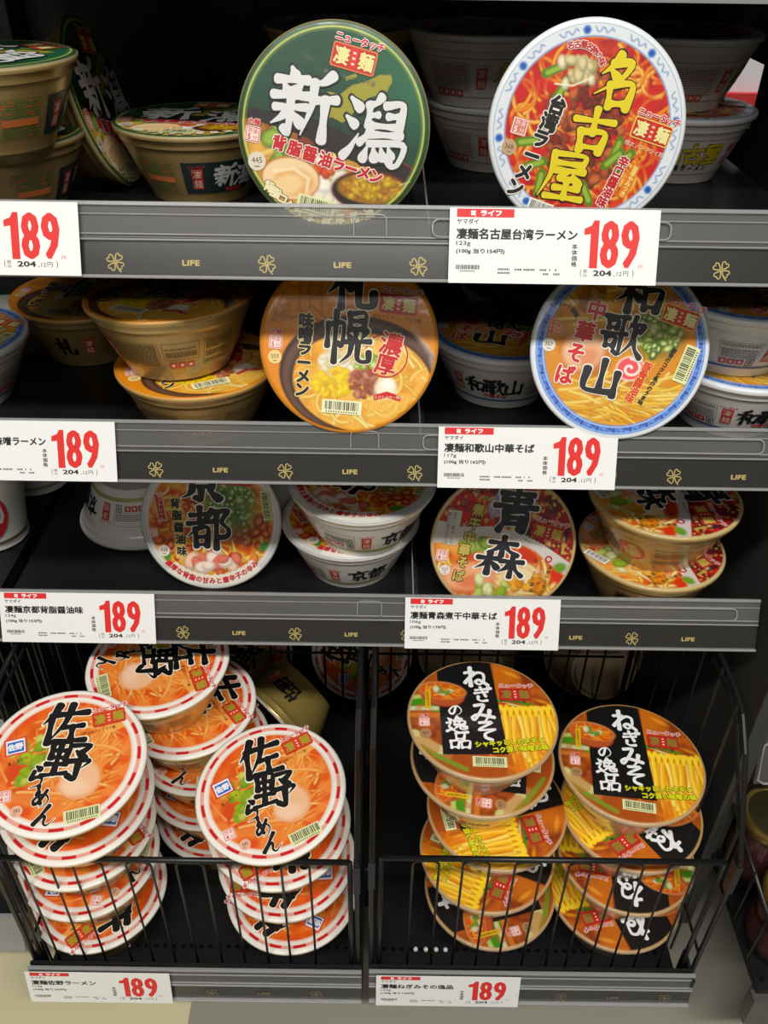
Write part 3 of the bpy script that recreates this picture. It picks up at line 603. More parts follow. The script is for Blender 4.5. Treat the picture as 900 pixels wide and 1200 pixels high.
def d_festival():
    k = new_kind('festival'); q = fr(453, 340, 428, 410); p = Paint((150, 34, 30), 41)
    p.noise((80, 20, 24), 6, .9, .4, .6); p.noise((196, 50, 40), 8, .9, .5, .65); p.noise((190, 160, 90), 12, .9, .62, .7); p.noise((60, 40, 60), 7, .6, .6, .7)
    p.blobs(120, inell((0, .35), .98, .7), .05, [(190, 40, 34), (140, 24, 28), (206, 90, 50), (206, 180, 120), (60, 50, 40)], .6, ring=(226, 170, 110))
    p.poly([q(*t) for t in ((350, 110), (400, 40), (440, 40), (440, 160), (370, 190))], (150, 160, 190), .7)
    p.poly([q(*t) for t in ((0, 180), (200, 235), (380, 230), (560, 270), (700, 340), (900, 470), (900, 800), (0, 800))], (206, 198, 190))  # white-grey lamp glare across the middle, painted into the lid colour
    fm = p.m_poly([q(*t) for t in ((0, 330), (150, 330), (350, 290), (520, 320), (650, 380), (800, 500), (900, 560), (900, 900), (0, 900))]); p.mix(fm, (214, 120, 56)); p.noise((232, 168, 90), 4, .9, .4, .65, mask=fm); p.noise((196, 70, 34), 5, .8, .5, .7, mask=fm)
    p.noodles(36, [(236, 186, 100), (240, 206, 140), (226, 150, 70)], .05, .5, inbox(-.9, .8, -.95, -.2), mask=fm)
    p.ell(q(250, 540), .40, .24, (206, 110, 70), .1, .05); p.ell(q(245, 530), .36, .20, (236, 172, 130), .1, .08); p.ell(q(270, 560), .2, .1, (220, 130, 92), .2, .08)
    p.ell(q(560, 540), .3, .2, (236, 214, 170), 0, .15); p.ell(q(600, 400), .2, .10, (196, 62, 34), -.5, .06); p.ell(q(780, 520), .14, .09, (206, 60, 36), -1, .06)
    p.blobs(14, inbox(-.35, .1, -.85, -.5), .1, [(196, 206, 120), (150, 176, 70), (226, 226, 170)], .8); p.blobs(10, inbox(-.6, -.2, -.05, .05), .09, [(120, 150, 70), (160, 180, 90)], .8); p.blobs(12, inbox(.0, .6, -.65, -.5), .1, [(220, 140, 50), (230, 170, 80)], .8); p.ell(q(800, 470), .09, .07, (110, 150, 60), 0, .04)
    p.ring(.975, 1.02, (196, 176, 130), .015)
    k.lid = p.object('lid_festival', (190, 160, 100))
    bi = ink(40, 40, 42); wi = ink(206, 202, 198)
    k.title.brush('青', q(515, 135), .58, .62, R(-8), 6, bi, 14, 2.6, wi); k.title.brush('森', q(440, 405), .64, .56, R(-10), 6, bi, 12, 2.6, ink(244, 238, 226))
    for ch, x, y in zip('煮干中華そば', (295, 275, 248, 220, 210, 190), (135, 220, 295, 370, 445, 525)): k.title.text(ch, q(x, y), .18, R(-10), 6, ink(196, 178, 84), .95, .04, .05, ink(60, 40, 20))
    seal(k.logo, q(715, 262), .44, R(-14), edge=(206, 60, 40), fill=(176, 34, 34), txt=(206, 180, 80)); small(k.words, '中太ちぢれノンフライ麺', q(690, 338), .05, R(-16), 4, (60, 50, 46))
    k.words.rect(q(146, 240), .19, .50, R(-7), 4, ink(206, 200, 186)); 
    for j, t in enumerate(('焼干し煮干しの', '豊かな香り広がる')): k.words.run(t, q(158-j*32, 160), q(138-j*32, 325), .06, 5, ink(60, 54, 50), .03, rot=R(-7))
    k.words.ringp(q(728, 420), .03, .05, 5, ink(196, 30, 36))
    for j, (t, cc) in enumerate((('津軽のうまい味', (70, 50, 44)), ('こだわり煮干し', (206, 90, 30)), ('あっさり醤油', (60, 54, 50)))): k.words.run(t, q(740-j*44, 470-j*20), q(690-j*30, 640-j*16), .062, 5, ink(*cc), .03, rot=R(-12))
    timebox(k.time, q(86, 405), .165, R(-8), '4', top=None); calorie(k.cal, q(106, 492), .075, '327', R(-6), bg=(236, 226, 214)); k.code.barcode(q(320, 690), .36, .13, R(2), 8, (240, 238, 226), 13)
    return k
def d_dashed():
    k = new_kind('dashed'); q = fr(450, 400, 425, 372); p = Paint((212, 92, 40), 51)
    p.noise((232, 140, 72), 4, .9, .4, .65); p.noise((206, 74, 34), 4, .8, .5, .7)
    p.noodles(90, [(230, 144, 74), (236, 162, 92), (222, 122, 54), (238, 180, 112)], .042, .75, inell((.05, -.05), .72, .7), edge=(196, 84, 36), ang=lambda c, r: r.choice((.55, .7, .45, 1.0, 2.2))+r.uniform(-.25, .25), curv=.7)
    p.mix(np.clip((PRAD-.66)/.08, 0, 1)*.7, (222, 82, 40)); p.noise((240, 160, 90), 3, .5, .55, .7)
    p.blobs(14, inell(q(280, 400), .3, .2), .1, [(176, 186, 70), (206, 206, 110), (140, 166, 60)], .85); p.blobs(8, inell(q(290, 520), .1, .12), .08, [(150, 176, 60), (190, 200, 100)], .85)
    c = q(575, 480); p.ell(c, .255, .27, (226, 150, 100), .2, .03); p.ell(c, .235, .25, (236, 186, 148), .2, .05); p.ell(q(560, 520), .16, .1, (242, 204, 172), .3, .09); p.line([q(470, 540), q(560, 580), q(650, 540)], .015, (226, 160, 120), .7, .03)
    p.poly([q(*t) for t in ((590, 190), (690, 150), (700, 180), (600, 250))], (240, 176, 100), .8)
    p.ring(.83, 1.03, (240, 234, 224), .025); p.ring(.835, .85, (232, 190, 150), .02, .6); p.ring(.90, .948, (224, 150, 134), .006); p.ring(.912, .936, (232, 180, 164), .01, .6)
    seg = np.floor((PANG+PI)/(2*PI)*32) % 2; p.mix(np.clip((PRAD-.90)/.006+.5, 0, 1)*np.clip((.948-PRAD)/.006+.5, 0, 1)*seg, (198, 34, 34))
    k.lid = p.object('lid_dashed')
    bi = ink(*BLACK); wi = ink(246, 238, 218)
    k.title.brush('佐', q(375, 222), .56, .56, R(12), 6, bi, 15, 2.4, wi); k.title.brush('野', q(475, 402), .54, .52, R(6), 6, bi, 13, 2.4, wi)
    k.title.brush('ら', q(352, 508), .27, .30, R(8), 6, bi, 17, 3, wi); k.title.brush('長', q(392, 568), .10, .12, R(10), 6, bi, 40, 7, wi); k.title.brush('め', q(425, 600), .21, .24, R(4), 6, bi, 17, 3.4, wi); k.title.brush('ん', q(480, 675), .25, .26, R(4), 6, bi, 18, 3, wi)
    seal(k.logo, q(592, 150), .42, R(27), edge=(206, 60, 30), fill=(206, 50, 26), txt=(176, 150, 44), nc=(198, 30, 40)); small(k.words, '多加水ノンフライ麺', q(570, 225), .045, R(27), 4, (90, 60, 30))
    k.words.rect(q(172, 380), .27, .24, R(27), 4, ink(240, 232, 226)); k.words.frame(q(172, 380), .25, .22, .02, R(27), 5, ink(214, 60, 60)); k.words.rect(q(174, 382), .19, .15, R(27), 6, ink(34, 98, 190)); k.words.text('佐野', q(172, 382), .10, R(27), 7, ink(240, 240, 240), .9, .06)
    k.words.run('青竹手打ち', q(185, 470), q(255, 425), .05, 5, ink(80, 60, 20), .03)
    timebox(k.time, q(237, 625), .16, R(24), '4', top=None, col=(214, 50, 50)); calorie(k.cal, q(330, 680), .075, '385', R(20), bg=(236, 180, 150))
    k.code.barcode(q(660, 640), .43, .17, R(25), 8, seed=17)
    return k
def d_band():
    k = new_kind('band'); q = fr(507, 335, 299, 262); p = Paint((150, 70, 26), 61)
    p.noise((186, 96, 36), 4, .9, .35, .7); p.noise((120, 48, 18), 5, .8, .5, .75)
    lm = (PX < q(335, 0)[0]).astype(float)
    for pts, wd, cc in (((( 215, 270), (270, 262), (330, 300)), .16, (70, 140, 44)), (((210, 250), (300, 240)), .07, (190, 200, 120)), (((215, 300), (330, 300)), .07, (206, 210, 160)), (((225, 420), (290, 470), (340, 500)), .2, (206, 200, 140)), (((235, 460), (330, 520)), .1, (110, 150, 60)), (((250, 490), (380, 560)), .1, (64, 110, 40)), (((210, 330), (330, 330)), .08, (200, 120, 60))): p.line([q(*t) for t in pts], wd, cc, .95, .03)
    p.noise((186, 98, 46), 7, .5, .5, .6, mask=lm)
    rm = (PX > q(575, 0)[0]).astype(float); p.noise((200, 112, 40), 3, .9, .4, .6, mask=rm*np.clip(PY*3, 0, 1))
    p.line([q(570, 265), q(640, 262), q(720, 290)], .06, (90, 130, 50)); p.line([q(600, 275), q(700, 300)], .03, (206, 206, 150)); p.ell(q(600, 282), .05, .03, (190, 40, 30)); p.ell(q(650, 140), .12, .03, (226, 150, 70), -.5, .03); p.ell(q(760, 270), .1, .025, (220, 140, 60), -.4, .03)
    nm = p.m_poly([q(*t) for t in ((575, 330), (640, 300), (720, 288), (800, 300), (800, 480), (760, 600), (600, 640), (575, 560))]); p.mix(nm, (226, 160, 30))
    rs = p.rs
    for rowk, (n_, yt) in enumerate(((9, .14), (11, .05), (10, .10))):
        for i in range(n_):
            x0 = .22+(i+rs.uniform(-.3, .3))*.80/(n_-1); ph = rs.uniform(0, 6); y0 = yt+rs.uniform(-.02, .03); y1 = rs.uniform(-.62, -.95)
            pts = [(x0+.028*math.sin(ph+t*4.6)+.05*t*(x0-.4), y0+(y1-y0)*t) for t in np.linspace(0, 1, 12)]
            col = np.array(((250, 206, 70), (246, 190, 48), (252, 220, 110))[(i+rowk) % 3])
            p.line(pts, .088, (204, 118, 22), .8, .03, mask=rm); p.line(pts, .062, tuple(col), .95, .025, mask=rm); p.line([(x-.012, y+.01) for x, y in pts], .016, (255, 236, 160), .6, .02, mask=rm)
    for i in range(9): x = .26+i*.085; p.line([(x-.04, .02), (x-.03, .12), (x, .15), (x+.035, .12), (x+.045, .02)], .05, (252, 216, 90), .95, .02, mask=rm); p.line([(x-.015, .02), (x, .09), (x+.015, .02)], .016, (196, 110, 20), .8, mask=rm)
    p.noise((214, 110, 30), 5, .8, .5, .62, 1, .5, mask=rm*np.clip((-.42-PY)*5, 0, 1))
    p.poly([q(*t) for t in ((335, 40), (565, 40), (590, 500), (335, 500))], (16, 14, 14)); p.poly([q(*t) for t in ((230, 500), (600, 500), (610, 660), (200, 660))], (170, 84, 40), .8); p.line([q(300, 500), q(420, 560)], .07, (120, 150, 60), .8); p.line([q(520, 505), q(600, 560)], .05, (226, 120, 50), .8)
    c = q(352, 226); p.ell((c[0], c[1]-.06), .30, .20, (110, 40, 20), -.18); p.ell((c[0]-.01, c[1]-.05), .31, .19, (176, 84, 50), -.18); p.ell((c[0], c[1]+.03), .335, .165, (196, 130, 84), -.15); p.ell((c[0], c[1]+.02), .31, .145, (206, 92, 30), -.15); bm = p.m_ell((c[0], c[1]+.02), .30, .135, -.15)
    p.noodles(16, [(230, 130, 50), (236, 150, 70)], .03, .3, inell(c, .26, .1), mask=bm); p.blobs(10, inell((c[0], c[1]+.03), .13, .05), .05, [(226, 216, 170), (120, 150, 60), (206, 200, 150)], .8, mask=bm)
    p.ring(.985, 1.02, (190, 150, 100), .01)
    k.lid = p.object('lid_band', (196, 168, 132))
    wi = ink(240, 240, 238)
    for ch, x, y, s_ in (('ね', 497, 152, .33), ('ぎ', 514, 238, .25), ('み', 508, 322, .33), ('そ', 512, 402, .31)): k.title.brush(ch, q(x, y), s_, s_*1.06, R(-2), 6, wi, 15)
    for ch, x, y, s_ in (('の', 398, 310, .20), ('逸', 398, 378, .28), ('品', 406, 444, .26)): k.title.brush(ch, q(x, y), s_, s_*1.0, R(-2), 6, wi, 13)
    seal(k.logo, q(653, 238), .44, R(-1), edge=(196, 40, 30), fill=(186, 30, 26), txt=(150, 120, 44), nc=(206, 30, 60)); small(k.words, '中太ノンフライ麺', q(640, 270), .045, R(-4), 4, (40, 30, 24))
    yi = ink(216, 214, 20)
    k.words.text('シャキッとしたネギと', q(600, 450), .098, R(5), 7, yi, .95, .06, .05, ink(70, 60, 10)); k.words.text('コク深い味噌の味', q(640, 478), .098, R(4), 7, yi, .95, .06, .05, ink(70, 60, 10))
    k.words.rect(q(290, 258), .075, .33, R(-3), 5, ink(226, 176, 20)); k.words.run('本格味噌仕立て', q(289, 226), q(290, 290), .045, 6, ink(90, 50, 10), .03, rot=0)
    timebox(k.time, q(270, 362), .145, 0, '4', top='太麺'); calorie(k.cal, q(272, 412), .08, '455', bg=(176, 130, 84))
    k.code.barcode(q(512, 532), .44, .16, R(-3), 8, seed=21)
    return k

# ------------------------------------------------------------------ print on the cup walls (metres around, metres up)
def wall_panel(sh, u, v, w, h, col, dens=1, hot=None, seed=1):
    rnd = random.Random(seed); n = max(2, int(w/.004)); sh.frame((u, v), w, h, .0003, 0, 1, ink(*col), n=n)
    y = v+h/2-.0018
    while y > v-h/2+.001:
        if rnd.random() < dens:
            x = u-w/2+.0015; xe = u+w/2-.0015
            while x < xe:
                b = rnd.uniform(.001, .0032); b = min(b, xe-x); c = hot if hot and rnd.random() < .25 else col; sh.rect((x+b/2, y), b, .00085, 0, 1, ink(*c)); x += b+.0005
        y -= .0017
def wall_icons(sh, u, v, n, col=(196, 50, 40), s_=.0062):
    for i in range(n):
        c = (u+i*s_*1.12, v); sh.rect(c, s_, s_*.85, 0, 1, ink(*col), n=2); sh.disc(c, s_*.22, None, 0, 2, ink(236, 206, 190), 10)
def wall_seal(sh, u, v, w=.0085, h=.0165, fill=(192, 34, 30), txt=(236, 208, 180)):
    sh.rect((u, v), w, h, 0, 1, ink(*fill), n=3); sh.frame((u, v), w*.86, h*.9, .0003, 0, 2, ink(226, 120, 90), n=2)
    sh.text('凄', (u, v+h*.23), w*.8, 0, 2, ink(*txt), 1, .02); sh.text('麺', (u, v-h*.24), w*.8, 0, 2, ink(*txt), 1, .02)
    sh.text('ニュータッチ', (u, v+h*.6), w*.26, 0, 1, ink(*fill), 1, .05)
def wall_recycle(sh, u, v, s_=.006, col=(60, 58, 54)):
    sh.frame((u, v), s_, s_, .0007, 0, 1, ink(*col), n=2); sh.ringp((u, v), s_*.15, s_*.3, 1, ink(*col), 12)
def sides():
    s = KINDS['green'].side
    for off in (0, .162):
        s.rect((.018+off, .022), .058, .0255, 0, 1, ink(26, 44, 40), n=14); wall_seal(s, .0+off, .0215); s.brush('新', (.022+off, .0235), .018, .018, 0, 4, ink(206, 206, 202), 13); s.brush('潟', (.040+off, .0225), .018, .018, 0, 4, ink(206, 206, 202), 11); s.text('背脂醤油', (.031+off, .0115), .004, 0, 3, ink(196, 60, 70), 1, .04)
        wall_panel(s, -.031+off, .0225, .030, .0255, (84, 112, 60), .95, (196, 96, 40), 5); wall_panel(s, .081+off, .0225, .032, .0255, (84, 112, 60), .95, (196, 96, 40), 8)
        s.rect((-.031+off, .0205), .026, .0045, 0, 2, ink(206, 110, 56), n=7)
    s = KINDS['crimson'].side; yi = ink(206, 180, 30); bi = ink(46, 26, 16)
    for off in (0, .162):
        for i, c in enumerate('名古屋'): s.brush(c, (-.012+.0165*i+off, .0265), .0165, .0165, 0, 4, yi, 15, 2.4, bi)
        s.run('台湾ラーメン', (-.014+off, .0145), (.02+off, .0145), .0055, 3, ink(40, 36, 34), .05); wall_seal(s, -.030+off, .0235); wall_panel(s, -.057+off, .024, .036, .022, (120, 112, 106), .9, (196, 70, 60), 4); wall_icons(s, -.070+off, .0115, 4, (196, 80, 70)); s.run('辛口', (.041+off, .030), (.041+off, .019), .0085, 3, ink(206, 50, 44), .05, rot=0)
        for vv in (.0385, .0085): s.rect((0+off, vv), .155, .0005, 0, 1, ink(120, 110, 104), n=40)
    s = KINDS['amber'].side
    for off in (0, .162):
        wall_panel(s, -.012+off, .0235, .036, .023, (96, 74, 40), 1, None, 3); wall_panel(s, .022+off, .027, .026, .015, (110, 84, 46), .7, None, 6); wall_icons(s, .0145+off, .0145, 3, (198, 60, 40)); wall_seal(s, -.0385+off, .0235); wall_panel(s, .052+off, .0235, .026, .022, (96, 74, 40), .9, None, 9)
        s.brush('札', (-.060+off, .024), .018, .019, 0, 4, ink(*BLACK), 14)
    s = KINDS['blue'].side
    for off in (0, .162):
        for i, c in enumerate('和歌山'): s.brush(c, (-.016+.0165*i+off, .0255), .0165, .0165, R(3*(i-1)), 4, ink(24, 24, 26), 14)
        s.text('中華そば', (.002+off, .0150), .0055, 0, 3, ink(206, 50, 44), 1, .05); wall_seal(s, -.032+off, .024); wall_panel(s, -.055+off, .0265, .030, .015, (110, 106, 100), .8, None, 4); wall_icons(s, -.0665+off, .0150, 3); wall_recycle(s, -.0445+off, .0150); wall_panel(s, .040+off, .025, .024, .02, (110, 106, 100), .8, None, 7)
        s.rect((0+off, .0095), .158, .0022, 0, 1, ink(70, 104, 160), n=44)
    s = KINDS['chili'].side
    for off in (0, .162):
        for i, c in enumerate('京都'): s.brush(c, (.014+.0185*i+off, .0235), .0175, .0175, R(4), 4, ink(24, 24, 26), 13)
        wall_seal(s, -.008+off, .0215); wall_panel(s, -.033+off, .0265, .030, .012, (96, 92, 88), .8, None, 2); wall_icons(s, -.046+off, .0165, 3); wall_recycle(s, -.0225+off, .0165); s.rect((.002+off, .0088), .155, .0034, 0, 1, ink(168, 160, 84), n=44); wall_panel(s, .056+off, .0235, .022, .02, (120, 116, 110), .8, None, 7)
    s = KINDS['festival'].side
    for off in (0, .162):
        s.brush('青', (-.038+off, .0265), .016, .016, 0, 4, ink(40, 30, 26), 14); s.brush('森', (-.022+off, .0245), .018, .018, R(-4), 4, ink(40, 30, 26), 13); s.text('煮干中華そば', (-.026+off, .0125), .0045, 0, 3, ink(190, 40, 36), 1, .05); s.disc((.0+off, .0225), .013, .0105, 0, 1, ink(186, 52, 44), 24); wall_panel(s, .034+off, .0235, .03, .022, (120, 96, 60), .9, None, 5); s.text('凄麺', (.0+off, .0225), .008, 0, 2, ink(236, 190, 150), 1, .03)
    s = KINDS['dashed'].side
    for off in (0, .162):
        s.brush('佐', (-.036+off, .0235), .0165, .0165, 0, 4, ink(*BLACK), 15); s.brush('野', (-.020+off, .0225), .0165, .0165, 0, 4, ink(*BLACK), 13); wall_seal(s, -.005+off, .0225, .0095, .017); wall_recycle(s, .0065+off, .0285); s.rect((.0225+off, .0285), .020, .0058, 0, 1, ink(196, 70, 40), n=6); wall_panel(s, .0195+off, .0185, .03, .0115, (110, 88, 40), .9, None, 6); wall_panel(s, .053+off, .0235, .022, .02, (110, 88, 40), .8, None, 7)
    s = KINDS['band'].side
    for off in (0, .162):
        wall_panel(s, -.02+off, .0235, .034, .02, (150, 110, 70), .9, (190, 80, 50), 6); wall_seal(s, .01+off, .0235); s.brush('ね', (.027+off, .0235), .016, .017, 0, 4, ink(40, 30, 24), 15); wall_icons(s, .042+off, .0215, 4, (190, 70, 50))
def finish_kinds():
    bodies = dict(green=gold_cup, crimson=grey_cup, amber=gold_cup, blue=white_cup, chili=white_cup, festival=gold_cup, dashed=gold_cup_bright, band=clear_cup)
    for key, k in KINDS.items():
        k.body = cup_body(bodies[key])
        k.subs = []
        for nm, sh in (('title_lettering', k.title), ('seal_logo', k.logo), ('barcode_label', k.code), ('small_lettering', k.words), ('cooking_time_badge', k.time), ('calorie_badge', k.cal)):
            k.subs.append(sh.build(nm))
        k.print = k.side.build('side_print')
        k.used = False
def put_cup(key, mtx, label, group, side_spin=0.0, lid=True):
    """one cup: an empty at its base, with body (> side print) and lid (> lettering, logo, barcode)"""
    k = KINDS[key]; root = empty('noodle_bowl'); root.matrix_world = mtx @ Matrix.Scale(K, 4)
    tag(root, label, 'noodle bowl', group)
    def dup(o, name, parent):
        if not k.used: c = o
        else: c = o.copy(); COL.objects.link(c)
        c.name = name; c.parent = parent; return c
    b = dup(k.body, 'cup_body', root); b.rotation_euler = (0, 0, side_spin); dup(k.print, 'side_print', b)
    l = dup(k.lid, 'lid', root)
    for o in k.subs: dup(o, o.data.name.split('.')[0], l)
    k.used = True
    return root
def standing(p, spin=0, lean=(0, 0)):                  # p = base centre; lean = (towards shopper, to the right) degrees
    return Matrix.Translation(p) @ Euler((R(lean[0]), R(lean[1]), 0)).to_matrix().to_4x4() @ Matrix.Rotation(R(spin), 4, 'Z')
def facing(c, tilt, roll=0, yaw=0):                    # c = lid centre; lid faces the shopper, leaning back by tilt
    rot = Matrix.Rotation(R(yaw), 4, 'Z') @ Matrix.Rotation(R(90-tilt), 4, 'X') @ Matrix.Rotation(R(roll), 4, 'Z')
    return Matrix.Translation(c) @ rot @ Matrix.Translation((0, 0, -ZL*K))
for fn in (d_green, d_crimson, d_amber, d_blue, d_whitechili, d_festival, d_dashed, d_band): fn()
sides(); finish_kinds()
# ------------------------------------------------------------------ shop floor and gondola structure
XL, XR = -.366, .343
fl = MB(); fl.box((-3.06, -3.36, -.05), (3, 4.5, 0), mat('floor_vinyl', rgb(146, 142, 128), .38, noise=.05, nscale=2.5, coat=.25)); o = fl.build('floor'); tag(o, kind='structure')
wl = mat('shop_wall_paint', rgb(100, 98, 95), .7); ce = mat('ceiling_board', rgb(150, 148, 144), .8)
for nm, a, c, m_ in (('wall_left', (-3.06, -3.3, 0), (-3, 4.5, 2.8), wl), ('wall_right', (3, -3.3, 0), (3.06, 4.5, 2.8), wl), ('wall_front', (-3, -3.36, 0), (3, -3.3, 2.8), wl), ('wall_back', (-3, 4.5, 0), (3, 4.56, 2.8), wl), ('ceiling', (-3.06, -3.36, 2.8), (3.06, 4.56, 2.86), ce)):
    q_ = MB(); q_.box(a, c, m_); tag(q_.build(nm), kind='structure')
sm = MB()
for x in (-2.25, -1.35, -.45+.02, .47, 1.35): sm.box((x-.0012, -2.5, 0), (x+.0012, 4.5, .0006), mat('floor_seam', rgb(112, 108, 98), .5))
for y in (-.2, .35, 1.3): sm.box((-3, y-.0012, 0), (3, y+.0012, .0006), MATS['floor_seam'])
tag(sm.build('trim_1'), kind='structure')
xy = at_z(222, 1190, 0); pt = MB(); pt.box((-1.3, -2.5, 0), (xy.x, 4.5, .0012), mat('floor_pale_yellow', rgb(206, 198, 158), .38, noise=.04, nscale=3, coat=.25)); tag(pt.build('trim_2'), kind='structure')
def thing_box(name, a, b, m, label, cat, bev=.002):
    q = MB(); q.box(a, b, m); o = q.build(name); bevel(o, bev); tag(o, label, cat); return o
# back of the gondola: two tall posts with slots and the panel between them
bk = MB(); bk.box((-1.3, 1.03, .0), (.352, 1.045, 1.6), black_metal); bk.box((.352, 1.03, 0), (1.3, 1.045, .785), black_metal); o = bk.build('back_panel'); tag(o, 'matt black back panel closing the rear of the shelves', 'panel')
for x, lab in ((-.395, 'black slotted upright post at the left rear of the shelves'), (.335, 'black slotted upright post at the right rear of the shelves')):
    p = empty('upright_post', (x, 1.0, 0)); tag(p, lab, 'post', 'slotted posts of the shelf bay')
    q = MB(); q.box((-.014, -.022, 0), (.014, .022, 1.6), black_metal); c = q.build('post', p); bevel(c)
    q = MB()
    for k in range(30): q.box((-.004, -.0228, .06+k*.05), (.004, -.0222, .09+k*.05), mat('slot_hole', (.002, .002, .002), .9))
    q.build('slot_row', p)
ep = MB(); ep.prism([(.545, 0), (1.03, 0), (1.03, .812), (.915, .812), (.915, .868), (1.03, .868), (1.03, 1.55), (.545, 1.55)], .356, .374, dark_panel); o = ep.build('end_panel'); bevel(o); tag(o, 'dark grey end panel standing right of the shelf bay', 'panel')
thing_box('gondola_base', (-.372, .56, 0), (.345, 1.02, .080), black_metal, 'black base plinth under the two wire baskets', 'plinth')

# ------------------------------------------------------------------ shelf front rails
LRAIL = .0492; RD = Vector((0, -.020, -.045)).normalized(); RN = Vector((0, -.045, .020)).normalized()
gold_ink = mat('gold_foil_print', rgb(190, 170, 106), .4, metal=.1)
def rail_frame(top, d=RD, n=RN): return lambda x, s_, nn: (x, top[1]+d.y*s_+n.y*nn, top[2]+d.z*s_+n.z*nn)
def rail_parts(root, x0, x1, top, d=RD, n=RN, L=LRAIL, first=None, start='clover', clips=(), long=None):
    F = rail_frame(top, d, n)
    def bar(mb, s0, s1, n0, n1, m): mb.prism([(F(0, s, k)[1], F(0, s, k)[2]) for s, k in ((s0, n0), (s1, n0), (s1, n1), (s0, n1))], x0, x1, m)
    b = MB(); bar(b, L*.47, L, -.0035, -.0012, rail_grey); bar(b, L*.955, L*1.0, -.0012, .0026, clear_edge); bar(b, L*.47, L*.50, -.0012, .0022, clear_edge); bar(b, L*.40, L*.425, -.0004, .0016, clear_edge)
    bar(b, L*.43, L*.47, -.0035, .0010, rail_grey)
    o = b.build('label_rail', root); bevel(o, .0004, 1)
    st = MB(); bar(st, L*.52, L*.945, -.0012, -.0004, strip_dark); so = st.build('insert_strip', root)
    cs = MB(); bar(cs, .0, L*.40, -.0004, .0008, clear_sheet); co = cs.build('clear_guard', root)
    lp = MB(); bar(lp, -.0006, L*.045, -.0012, .0022, clear_edge); bar(lp, L*.145, L*.165, .0004, .0018, clear_edge); lo = lp.build('guard_lip', co); bevel(lo, .0004, 1)
    pr = Sheet(lambda x, y, z: F(x, L*.785-y, .0001+z*.00008))
    x = first; k = 0 if start == 'clover' else 1
    while first is not None and x < x1-.012:
        if k % 2 == 0:
            pr.clover(x, 0, .0054, 1, gold_ink)
        else: pr.text('LIFE', (x, 0), .0050, 0, 1, gold_ink, 1.45, .06)
        x += .0515; k += 1
    pr.build('gold_print', so)
    for cx in clips:
        c = MB(); c.tube([F(cx-.011, L*.40, .0018), F(cx-.011, L*.20, .0022)]+[F(cx-.011+.004*(1-math.cos(t)), L*.20-.004*math.sin(t), .0022) for t in (.5, 1.0, 1.57)]+[F(cx+.011-.004*(1-math.cos(t)), L*.20-.004*math.sin(t), .0022) for t in (1.57, 1.0, .5)]+[F(cx+.011, L*.20, .0022), F(cx+.011, L*.40, .0018)], .0006, clear_edge, 6)
        c.build('clip', root)
    if long:
        c = MB(); x_, e_ = long; r_ = .004; pts = []
        for (px_, s_, a0) in ((e_-r_, L*.17+r_, -90), (e_-r_, L*.40-r_, 0), (x_+r_, L*.40-r_, 90), (x_+r_, L*.17+r_, 180)):
            for q in range(4): a_ = R(a0+30*q); pts.append(F(px_+r_*math.cos(a_), s_+r_*math.sin(a_), .0024))
        c.tube(pts, .0007, clear_edge, 6, True); c.build('clip', root)
    return F
SHZ = (.783, .615, .4365); RT = (.828, .660, .4815)
SHELF_LAB = ('top black shelf with a grey label rail, holding the green-lidded and red-lidded bowls', 'middle black shelf with a grey label rail, holding the orange-lidded and blue-rimmed bowls', 'lowest black shelf above the wire baskets, with a grey label rail')
FR = []
for i in range(3):
    z = SHZ[i]; sh = empty('shelf', (0, .60, z-.02)); tag(sh, SHELF_LAB[i], 'shelf', 'shelves of the bay')
    q = MB(); q.prism([(.594, z), (1.0, z), (1.0, z-.016), (.66, z-.016), (.64, z-.006), (.592, z-.006)], XL, XR, black_metal); o = q.build('shelf_board', None); o.parent = sh; o.location = (0, -.60, -(z-.02)); bevel(o, .0012, 1)
    for x in (XL+.008, XR-.012):
        b = MB(); b.prism([(.70, z-.016), (.99, z-.016), (.99, z-.075), (.93, z-.06)], x, x+.004, black_metal); o = b.build('bracket'); o.parent = sh; o.location = (0, -.60, -(z-.02))
    tmp = empty('tmp'); first = ((-.185, 'clover'), (-.182, 'clover'), (-.183, 'clover'))[i]
    F = rail_parts(tmp, XL, XR, (0, .586, RT[i]), first=first[0], start='clover', clips=((-.012,), (-.016, .160), (-.012, .135))[i], long=((.03, .190), (.03, .298), (.06, .322))[i]); FR.append(F)
    for c in list(tmp.children): c.parent = sh; c.location = (0, -.60, -(z-.02))
    bpy.data.objects.remove(tmp)
    d = MB(); d.box((.028, .595, z), (.0292, .94, z+.028), clear_thin); d.box((.022, .595, z), (.035, .94, z+.0008), clear_thin); d.tube([(.0286, .597, z+.0285), (.0286, .94, z+.0285)], .0007, clear_edge, 6)
    o = d.build('clear_divider'); tag(o, ('thin clear divider between the green-lidded and red-lidded bowls', 'thin clear divider between the orange-lidded and blue-rimmed bowls', 'thin clear divider between the white-rimmed and red-topped bowls of the lowest shelf')[i], 'divider', 'clear shelf dividers')
# underside of the shelf above the picture
z = .975; sh = empty('shelf', (0, .6, z-.02)); tag(sh, 'uppermost shelf whose pale front edge just shows at the top of the photo', 'shelf', 'shelves of the bay')
q = MB(); q.box((XL, .690, z-.012), (XR, 1.0, z+.01), black_metal); o = q.build('shelf_board', sh, loc=(0, -.60, -(z-.02)))
q = MB(); q.box((XL, .674, z-.0352), (XR, .690, z+.02), clear_edge); o = q.build('label_rail', sh, loc=(0, -.60, -(z-.02)))

